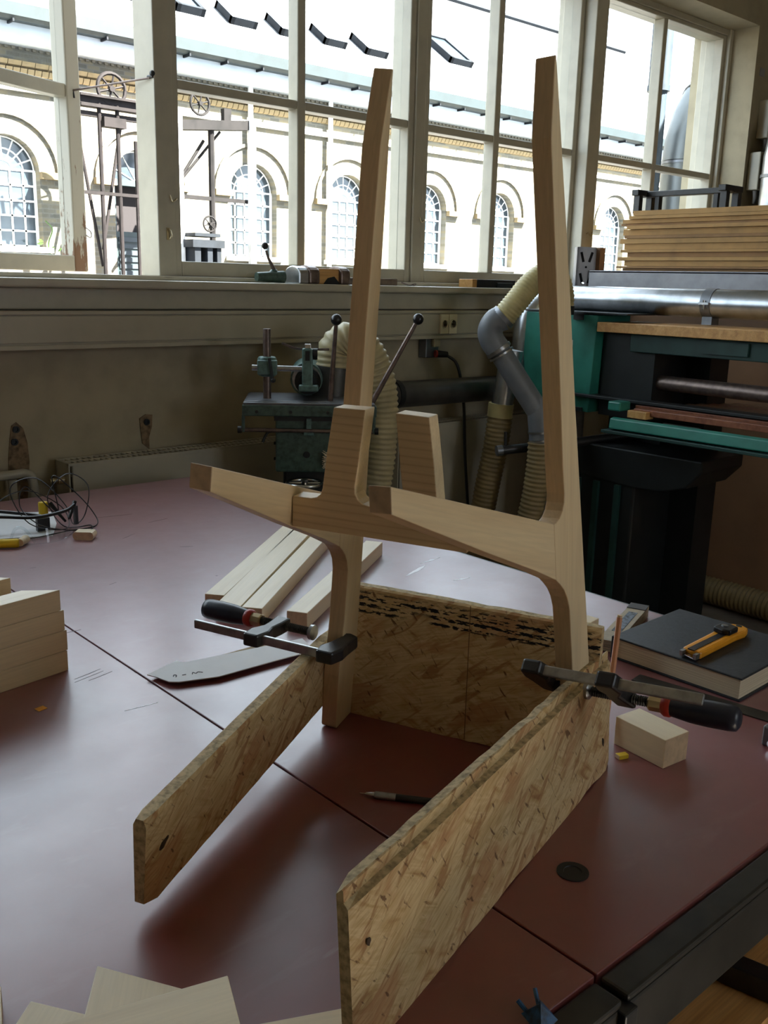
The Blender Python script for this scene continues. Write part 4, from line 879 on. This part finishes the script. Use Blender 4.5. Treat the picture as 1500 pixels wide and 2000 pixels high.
wr = tag(obj('wire_twist', MB().tube(spline([(2.64, 2.86, 1.45), (2.66, 2.855, 1.444), (2.69, 2.86, 1.440), (2.715, 2.855, 1.446), (2.70, 2.85, 1.439)], 6), .003, 6), 'brown_steel'), 'short rusty twisted wire lying on the sill', 'wire')
bx = thing('tool_box', 'dark flat case with rust red end lying on the sill by the yellow hose', 'case', (3.10, 2.86, 1.437))
obj('case_body', MB().span((-.05, -.03, 0), (.20, .05, .034)), 'machine_black', bx, bevel=.003); obj('case_end', MB().span((-.078, -.03, 0), (-.05, .05, .034)), 'pine_orange', bx, bevel=.002); obj('teal_lid', MB().span((.07, -.04, .0), (.17, -.031, .022)), 'copper_green', bx, bevel=.002)

# ================================================================== SLOT MORTISER behind the bench
az0 = 37.4; MO = Vector((2.95*math.sin(R(az0)), 2.95*math.cos(R(az0)), 0))
mo = thing('slot_mortiser', 'old green slot mortising machine with two ball levers behind the chair', 'machine', frame(MO, az0+90))
# local X to the right in the view, Y away from the camera, Z up
obj('table', MB().span((-.207, .0, 1.072), (.202, .26, 1.078)).span((-.207, 0, 1.036), (.202, .012, 1.072)).prism([(-.207, 1.072), (.202, 1.072), (.195, 1.080), (-.20, 1.080)], -.26, -.03, axes(Vector((0, 0, 0)), Vector((1, 0, 0)), Vector((0, 0, 1)), Vector((0, -1, 0)))), 'galvanised_dull', mo, bevel=.002)
obj('table_apron', MB().span((-.210, -.004, 1.036), (.208, .24, 1.070)), 'hammer_green', mo, bevel=.003)
for x in (-.165, -.06, .055): obj('apron_bolt', MB().lathe([(.005, 0), (.005, .004)], 10, axes(Vector((x, -.004, 1.050)), Vector((1, 0, 0)), Vector((0, 0, 1)), Vector((0, -1, 0)))), 'machine_black', mo)
for x in (-.207, .201): obj('hanger', MB().box((x, .01, 1.012), (.009, .014, .055)), 'hammer_green', mo, bevel=.002)
obj('guide_rod', MB().tube([(-.222, .01, .991), (.215, .01, .989)], .0065, 12), 'brown_steel', mo, smooth=40)
for x in (-.219, .209): obj('rod_end', MB().tube([(x-.006, .01, .991), (x+.006, .01, .991)], .011, 12), 'machine_black', mo, smooth=40)
obj('body', MB().span((-.108, .02, .855), (.185, .24, 1.034)), 'hammer_green', mo, bevel=.006)
obj('body_lip', MB().span((-.112, .014, 1.020), (.187, .024, 1.034)), 'machine_black', mo)
obj('latch', MB().span((-.012, .008, .985), (.004, .022, 1.028)).span((-.020, .006, .975), (.012, .018, .992)), 'hammer_green_light', mo, bevel=.002)
obj('port_hole', MB().lathe([(.0105, 0), (.0105, .003)], 16, axes(Vector((-.010, .020, .912)), Vector((1, 0, 0)), Vector((0, 0, 1)), Vector((0, -1, 0)))), 'machine_black', mo)
for z in (1.030, .945, .895): obj('side_bolt', MB().tube([(-.108, .04, z), (-.114, .04, z)], .005, 8), 'machine_black', mo)
obj('bent_handle', MB().tube(spline([(-.10, .03, .985), (-.128, .02, .984), (-.140, .015, .970), (-.148, .01, .952)], 6), .0045, 8), 'machine_black', mo, smooth=60)
obj('pedestal', MB().span((-.085, .05, 0), (.165, .22, .86)), 'machine_black', mo, bevel=.01)
obj('hand_wheel', MB().tube([(-.016+.055*math.cos(2*PI*i/24), -.02+.055*math.sin(2*PI*i/24), .828) for i in range(25)], .0065, 8).tube([(-.071, -.02, .828), (.039, -.02, .828)], .005, 8).tube([(-.016, -.02, .80), (-.016, -.02, .84)], .012, 10), 'bright_steel', mo, smooth=60)
obj('clamp_column', MB().tube([(-.137, .10, 1.07), (-.137, .10, 1.298)], .0125, 16), 'brown_steel', mo, smooth=40)
ck_ = obj('clamp_block', MB().lathe([(.026, 1.150), (.030, 1.158), (.030, 1.205), (.026, 1.212)], 18, Matrix.Translation((-.137, .10, 0))).box((-.135, .075, 1.18), (.062, .03, .045)), 'hammer_green_light', mo, smooth=40, bevel=.003)
obj('locking_pin', MB().tube([(-.128, .055, 1.21), (-.118, .05, 1.145)], .005, 8).ball((-.116, .05, 1.142), .008), 'machine_black', mo, smooth=60)
obj('clamp_rod', MB().tube([(-.183, .07, 1.179), (-.02, .07, 1.177)], .0088, 14), 'bar_steel', mo, smooth=40)
sl_ = obj('clamp_slide', MB().span((-.026, .05, 1.115), (.008, .085, 1.242)).span((-.036, .045, 1.108), (.026, .09, 1.128)), 'hammer_green_light', mo, bevel=.005)
obj('slide_slot', MB().span((-.016, .048, 1.205), (-.002, .051, 1.235)), 'machine_black', sl_); obj('slide_cap', MB().span((-.018, .055, 1.242), (.002, .08, 1.256)), 'bright_steel', sl_, bevel=.002)
obj('slide_knob', MB().tube([(.008, .065, 1.225), (.022, .065, 1.225)], .018, 14), 'machine_black', sl_, smooth=40)
obj('motor', MB().tube([(-.012, .12, 1.140), (-.012, .36, 1.140)], .052, 24), 'hammer_green_light', mo, smooth=40)
obj('chuck_ring', MB().tube([(-.008, .098, 1.135), (-.008, .125, 1.135)], .042, 22).tube([(-.008, .09, 1.135), (-.008, .10, 1.135)], .030, 22), 'machine_black', mo, smooth=40)
obj('motor_collar', MB().tube([(-.012, .118, 1.14), (-.012, .128, 1.14)], .046, 24), 'bar_steel', mo, smooth=40)
for (a, b_) in (((.062, .06, 1.06), (.078, .02, 1.322)), ((.195, .05, 1.075), (.327, .03, 1.330))):
    obj('lever', MB().tube([a, b_], [.0092, .0062], 12), 'brown_steel', mo, smooth=40)
    d = (Vector(b_)-Vector(a)).normalized(); obj('lever_ball', MB().ball(Vector(b_)+d*.012, .0175), 'black_plastic', mo, smooth=80)
br_ = thing('bench_brush', 'pale bristle brush hanging on the side of the green machine', 'brush', frame(MO+Vector((math.cos(R(az0))*.055, -math.sin(R(az0))*.055, .90))+Vector((-math.sin(R(az0)), -math.cos(R(az0)), 0))*.004, az0+90))
bm_ = MB()
for k in range(40): bm_.tube([(.03, .0, .0+random.uniform(-.012, .012)), (-.012+random.uniform(-.006, .012), random.uniform(-.008, .004), random.uniform(-.028, .03))], [.0016, .0008], 4)
obj('bristles', bm_, 'maple_pale', br_)['kind'] = 'stuff'
obj('ferrule', MB().span((.028, -.008, -.014), (.05, .008, .014)), 'bar_steel', br_)
# its cream extraction hose
hs = thing('extraction_hose', 'cream ribbed extraction hose arching down behind the green machine', 'hose', frame(MO+Vector((math.sin(R(az0)), math.cos(R(az0)), 0))*.22, az0+90))
obj('hose', corrugated([(.075, 0, 1.16), (.085, 0, 1.235), (.14, 0, 1.262), (.20, .0, 1.20), (.235, 0, 1.08), (.235, 0, .90), (.21, .0, .70), (.17, .02, .45), (.15, .05, .06)], .060, .0175, .006), 'hose_cream', hs, smooth=80)
obj('metal_cuff', MB().tube([(.078, 0, 1.175), (.066, .0, 1.05)], .066, 22), 'pipe_dark', hs, smooth=40)
tag(obj('bent_wire', MB().tube(spline([MO+Vector((-.02, .12, 1.255)), MO+Vector((.03, .10, 1.238)), MO+Vector((.12, .06, 1.236))], 8), .004, 6), 'brown_steel'), 'bent dark wire sticking out beside the cream hose', 'wire')

# ================================================================== DUST PIPES left of the sander
az1 = 48.5; D0 = Vector((3.7*math.sin(R(az1)), 3.7*math.cos(R(az1)), 0))
du = thing('dust_pipe', 'grey dust pipe with elbow left of the teal sander', 'pipe', frame(D0, az1+90))
obj('elbow', MB().tube(spline([(.020, 0, 1.330), (-.012, 0, 1.315), (-.030, 0, 1.278), (-.018, 0, 1.240), (.008, 0, 1.205)], 8), .048, 20), 'grey_plastic_pipe', du, smooth=80)
obj('straight_pipe', MB().tube([(.004, 0, 1.212), (.165, 0, .985)], .043, 20), 'grey_plastic_pipe', du, smooth=40)
obj('branch_pipe', MB().tube([(.165, 0, 1.03), (.172, 0, .985), (.185, 0, .90), (.190, 0, .86)], [.030, .045, .047, .047], 20), 'grey_plastic_pipe', du, smooth=80)
for (p, q_) in (((.003, 0, 1.213), (.011, 0, 1.202)), ((.016, 0, 1.195), (.020, 0, 1.189)), ((.186, 0, .905), (.187, 0, .897)), ((.189, 0, .872), (.19, 0, .865))): obj('pipe_clip', MB().tube([p, q_], .051, 20), 'galvanised', du, smooth=40)
yh = thing('flexible_hose', 'yellow ribbed flexible hose arching over to the sander', 'hose', frame(D0, az1+90))
obj('hose', corrugated([(.018, 0, 1.331), (.060, 0, 1.385), (.110, .02, 1.450), (.165, .05, 1.490), (.215, .08, 1.475), (.238, .10, 1.420), (.240, .10, 1.375)], .047, .0125, .0035), 'hose_yellow', yh, smooth=80)
obj('hose_band', MB().tube([(.012, 0, 1.326), (.024, 0, 1.338)], .0505, 22), 'galvanised_dull', yh, smooth=40); obj('end_collar', MB().tube([(.240, .10, 1.378), (.240, .10, 1.345)], .049, 20), 'machine_black', yh, smooth=40)
hh = thing('floor_hose', 'brown ribbed hose hanging farther left below the dust pipes', 'hose', frame(D0+Vector((.1, .12, 0)), az1+90))
obj('feed_pipe', MB().tube([(.085, 0, 1.20), (.055, 0, .98)], .044, 20), 'galvanised', hh, smooth=40)
obj('collar', MB().tube([(.052, 0, .985), (.048, 0, .93)], .051, 22), 'hose_yellow', hh, smooth=40)
obj('hose', corrugated([(.05, 0, .93), (.038, 0, .80), (.01, 0, .62), (-.01, .02, .42), (0, .05, .20), (.05, .10, .06)], .053, .018, .005), 'hose_tan', hh, smooth=80)
h2 = thing('floor_hose', 'grey brown ribbed hose hanging right behind the right chair post', 'hose', frame(D0+Vector((-.03, -.02, 0)), az1+90))
obj('hose', corrugated([(.19, 0, .86), (.190, 0, .78), (.175, 0, .62), (.14, 0, .45), (.10, .02, .25), (.08, .08, .07)], .050, .018, .005), 'hose_tan', h2, smooth=80)
h3 = thing('floor_hose', 'ribbed brown hose lying on the floor in front of the brown panel', 'hose', (3.95, 2.0, .075))
obj('hose', corrugated([(-.15, .62, 0), (.02, .45, 0), (.06, .1, 0), (.04, -.3, 0), (0, -.8, 0), (-.05, -1.3, 0)], .065, .022, .006, 16), 'hose_tan', h3, smooth=80)

# ================================================================== STROKE SANDER
sx = 3.10
sa_ = thing('belt_sander', 'large teal stroke sander with wooden beam and slatted sliding table', 'machine', (3.4, 2.2, 0)); BS = Matrix.Translation((-3.4, -2.2, 0))
hb = obj('head_cover', MB().prism([(2.235, 1.345), (2.59, 1.349), (2.595, 1.18), (2.58, 1.06), (2.545, 1.0), (2.50, .975), (2.250, .967)], 0, .22, Matrix(((0, 0, 1, sx), (1, 0, 0, 0), (0, 1, 0, 0), (0, 0, 0, 1)))), 'teal_paint', sa_, BS, bevel=.003)
obj('cover_lid', MB().span((sx-.003, 2.10, 1.350), (sx+.30, 2.595, 1.356)), 'machine_black', sa_, BS)
obj('latch', MB().span((sx-.008, 2.30, 1.325), (sx, 2.345, 1.347)).span((sx-.012, 2.29, 1.345), (sx, 2.355, 1.352)), 'black_iron', sa_, BS); obj('latch', MB().span((sx-.008, 2.275, .968), (sx, 2.315, .985)), 'copper_green', sa_, BS, bevel=.002)
obj('badge', MB().span((sx-.003, 2.345, 1.195), (sx, 2.395, 1.245)), 'paper_white', sa_, BS); obj('badge_plate', MB().span((sx-.0045, 2.350, 1.203), (sx, 2.390, 1.237)), 'red_plastic', sa_, BS)
obj('housing', MB().span((sx+.05, 2.00, .96), (sx+.5, 2.235, 1.30)), 'machine_black', sa_, BS)
obj('housing_rear', MB().span((sx+.22, 2.05, .55), (sx+.55, 2.30, .96)), 'machine_black', sa_, BS)
obj('beam_board', MB().span((sx-.005, .20, 1.284), (sx+.28, 2.232, 1.321)), 'pine_orange', sa_, BS @ Matrix.Identity(4), bevel=.002)
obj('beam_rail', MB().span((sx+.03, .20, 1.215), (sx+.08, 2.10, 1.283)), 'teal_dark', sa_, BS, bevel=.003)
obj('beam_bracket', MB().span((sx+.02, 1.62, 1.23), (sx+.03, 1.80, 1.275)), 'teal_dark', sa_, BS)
obj('column', MB().span((sx+.28, 1.90, 0), (sx+.42, 2.05, 1.25)), 'machine_black', sa_, BS)
obj('contact_tube', MB().tube([(sx+.10, 2.20, 1.105), (sx+.08, .30, 1.095)], .028, 18), 'brown_steel', sa_, BS, smooth=40)
obj('carriage_plate', MB().span((sx-.02, .3, 1.028), (sx+.05, 2.32, 1.040)), 'machine_black', sa_, BS, bevel=.002)
obj('side_rail', MB().span((sx-.075, .30, .995), (sx-.045, 1.99, 1.018)), 'red_brown_wood', sa_, BS, bevel=.002)
for k in range(9): obj('slat', MB().span((sx-.02+k*.048, .30, 1.008), (sx+.018+k*.048, 2.02-k*.022, 1.024)), 'red_brown_wood' if k % 3 == 0 else 'brown_board', sa_, BS, bevel=.001)
obj('front_rail', MB().prism([(-.14, .942), (-.11, .936), (-.10, .972), (-.115, .984), (-.135, .979)], .30, 2.05, Matrix(((1, 0, 0, sx), (0, 0, 1, 0), (0, 1, 0, 0), (0, 0, 0, 1)))), 'teal_paint', sa_, BS, bevel=.004)
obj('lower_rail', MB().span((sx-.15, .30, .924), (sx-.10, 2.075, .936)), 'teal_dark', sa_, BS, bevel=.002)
obj('rail_end', MB().span((sx-.12, 2.02, 1.005), (sx-.05, 2.075, 1.04)), 'teal_paint', sa_, BS, bevel=.006); obj('rail_block', MB().span((sx-.10, 1.92, .985), (sx-.05, 2.0, 1.012)), 'pine_orange', sa_, BS, bevel=.002)
obj('clamp_bar', MB().tube([(sx-.11, 1.84, .968), (sx-.10, 1.70, .966)], .018, 12), 'machine_black', sa_, BS, smooth=40)
obj('crank_bar', MB().tube([(2.795, 2.430, .818), (3.10, 2.26, .850), (3.42, 2.10, .888)], .0185, 14), 'black_iron', sa_, BS, smooth=40)
obj('crank_pin', MB().tube([(2.815, 2.42, .825), (2.812, 2.42, .892)], .0065, 10), 'black_iron', sa_, BS, smooth=40); obj('crank_end', MB().tube([(2.783, 2.437, .817), (2.803, 2.426, .819)], .021, 14), 'galvanised_dull', sa_, BS, smooth=40)
obj('pedestal', MB().span((3.12, 2.02, .02), (3.42, 2.34, .80)), 'machine_black', sa_, BS, bevel=.01)
obj('pedestal_cheek', MB().span((3.10, 2.345, .02), (3.40, 2.36, .82)), 'teal_dark', sa_, BS)
obj('pedestal_side', MB().span((3.095, 2.30, .02), (3.12, 2.36, .82)), 'teal_paint', sa_, BS)
obj('pedestal_head', MB().prism([(2.36, .845), (1.74, .845), (1.74, .800), (1.80, .735), (1.90, .705), (2.02, .70), (2.36, .72)], 0, .30, Matrix(((0, 0, 1, 3.11), (1, 0, 0, 0), (0, 1, 0, 0), (0, 0, 0, 1)))), 'machine_black', sa_, BS, bevel=.006)
for y in (2.09, 2.19, 2.28): obj('pedestal_rib', MB().span((3.105, y-.012, .03), (3.12, y+.012, .70)), 'teal_dark', sa_, BS)
obj('warning_label', MB().span((3.092, 2.315, .822), (3.10, 2.37, .840)), 'red_plastic', sa_, BS)
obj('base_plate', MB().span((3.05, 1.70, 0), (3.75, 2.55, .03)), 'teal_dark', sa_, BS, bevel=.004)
gp = thing('suction_pipe', 'bright galvanised suction pipe lying along the top of the sander', 'pipe', (3.30, 1.5, 1.402))
obj('pipe', MB().tube([(0, 1.05, 0), (0, -1.3, 0)], .0525, 28), 'galvanised', gp, smooth=40)
obj('strap', MB().tube([(0, .395, 0), (0, .355, 0)], .0545, 28), 'galvanised_dull', gp, smooth=40); obj('strap_bolt', MB().tube([(-.058, .375, .012), (-.058, .375, -.022)], .004, 8).box((-.058, .375, .0), (.008, .04, .008)), 'bright_steel', gp); obj('strap_foot', MB().box((0, .375, -.062), (.05, .04, .03)), 'galvanised_dull', gp)
obj('pipe_elbow', MB().tube(spline([(0, 1.05, 0), (-.02, 1.12, -.01), (-.06, 1.16, -.05), (-.10, 1.17, -.12), (-.12, 1.17, -.30)], 8), .052, 20), 'galvanised', gp, smooth=80)

# ================================================================== RACK WITH SHEETS, BROWN PANEL
rk = thing('storage_rack', 'grey steel rack with slotted upright beside the window post', 'rack', (3.72, 2.77, 0))
up = MB().span((-.045, 0, 0), (.045, .012, 1.63)).span((.033, 0, 0), (.045, .06, 1.63)).span((-.045, 0, 0), (-.035, .05, 1.63))
ua = R(-37)
u_ = obj('upright', up, 'rack_grey', rk, Matrix.Rotation(ua, 4, 'Z'), bevel=.001)
for k in range(6):
    z = 1.585-k*.095
    for s in (-1, 1): obj('slot', MB().box((0, 0, 0), (.011, .003, .046), Matrix.Translation((s*.020, -.0008, z)) @ Matrix.Rotation(R(s*16), 4, 'Y')), 'shadow_black', u_)
    obj('pin_hole', MB().lathe([(.005, 0), (.005, .0015)], 10, axes(Vector((0, -.0005, z-.045)), Vector((1, 0, 0)), Vector((0, 0, 1)), Vector((0, -1, 0)))), 'shadow_black', u_)
obj('bolt', MB().lathe([(.008, 0), (.008, .005), (.005, .008)], 10, axes(Vector((-.01, -.001, 1.468)), Vector((1, 0, 0)), Vector((0, 0, 1)), Vector((0, -1, 0)))), 'bright_steel', u_)
obj('beam', MB().span((.0, -2.6, 1.452), (.03, -.02, 1.524)).span((.0, -2.6, 1.515), (.06, -.02, 1.526)), 'rack_grey', rk, bevel=.002)
obj('upright', MB().span((.8, -.05, 0), (.86, .01, 1.63)), 'rack_grey', rk); obj('beam', MB().span((.80, -2.6, 1.452), (.83, -.02, 1.526)), 'rack_grey', rk)
obj('wood_packer', MB().span((.06, -.03, 1.52), (.10, .02, 1.63)), 'brown_board', rk)
z = 1.527
for k in range(15):
    h_ = random.choice((.009, .012, .016, .022, .025)); h_ = (.012, .009, .024, .016, .020, .012, .026, .022, .014, .026, .016, .010, .018, .014, .022)[k]
    y1 = 2.62+(.0, .025, -.01, .02, -.02, .01, .0, .02, -.005, .012, -.015, .03, .02, -.02, -.04)[k]
    o = obj('fibreboard_sheet', MB().span((3.79+random.uniform(-.012, .012), .1, z), (4.62, y1, z+h_-.0012)), 'sheet_brown' if k in (0, 1, 4, 8, 11) else 'sheet_tan')
    ords = 'second third fourth fifth sixth seventh eighth ninth tenth eleventh twelfth thirteenth fourteenth'.split()
    lb = {0: 'lowest brown fibreboard sheet of the stack on the rack', 14: 'topmost tan fibreboard sheet of the stack, under the black trestle'}.get(k, '%s fibreboard sheet from below in the stack on the grey rack' % ords[min(max(k-1, 0), 12)])
    tag(o, lb, 'sheet', 'fibreboard sheets stacked on the rack'); z += h_
ts = thing('steel_trestle', 'small black steel trestle standing on the sheet stack', 'trestle', (4.0, 2.45, z))
obj('top_bar', MB().span((-.02, -.24, .075), (.02, .235, .10)), 'black_iron', ts, bevel=.003)
for y in (-.22, .215):
    obj('cross_bar', MB().span((-.09, y-.018, .078), (.06, y+.018, .104)), 'black_iron', ts, bevel=.003)
    for x in (-.06, .04): obj('leg', MB().span((x-.014, y-.016, 0), (x+.014, y+.016, .08)), 'black_iron', ts, bevel=.002)
    obj('leg', MB().span((-.014, y-.07*(1 if y > 0 else -1)-.012, 0), (.014, y-.07*(1 if y > 0 else -1)+.012, .08)), 'black_iron', ts, bevel=.002)
tag(obj('brown_panel', MB().span((4.02, .2, 0), (4.05, 2.74, 1.43)), 'brown_board'), 'big brown plywood panel standing behind the sander', 'panel')
# electrical boxes and spiral duct on the wall right of the windows
for (x, z0, lab) in ((5.235, 2.27, 'cream electrical box on the wall, the upper one'), (5.185, 1.995, 'cream electrical box on the wall, the lower one')):
    t = thing('junction_box', lab, 'electrical box', (x, 2.815, z0), 'electrical boxes right of the windows')
    obj('box_body', MB().span((0, -.07, 0), (.30, 0, .20)), 'radiator_paint', t, bevel=.006); obj('box_lid', MB().span((.055, -.085, .01), (.29, -.07, .19)), 'radiator_paint', t, bevel=.004)
    for k in range(3): obj('cable_gland', MB().tube([(.035+k*.05, -.04, 0), (.04+k*.05, -.04, -.04), (.05+k*.055, -.03, -.065)], [.014, .012, .010], 10), 'rack_grey', t, smooth=60)
tag(obj('wall_label', MB().span((5.163, 2.811, 1.84), (5.21, 2.8149, 1.885)).span((5.163, 2.811, 1.79), (5.21, 2.8149, 1.835)), 'paper_white'), 'small white labels on the wall beside the spiral duct', 'label')
tag(obj('wall_tag', MB().span((5.20, 2.811, 2.59), (5.25, 2.8149, 2.63)), 'rack_grey'), 'small grey tag high on the wall right of the windows', 'label')
sd_ = thing('spiral_duct', 'shiny spiral duct standing by the wall at the right edge', 'duct', (5.12, 2.60, 1.2))
obj('duct', MB().tube([(0, 0, 0), (0, 0, .95), (.03, 0, 1.08), (.12, 0, 1.2)], .085, 24), 'galvanised', sd_, smooth=60)
for zz in (.40, .62, .85): obj('duct_ring', MB().tube([(0, 0, zz-.008), (0, 0, zz+.008)], .092, 24), 'galvanised_dull', sd_, smooth=40)
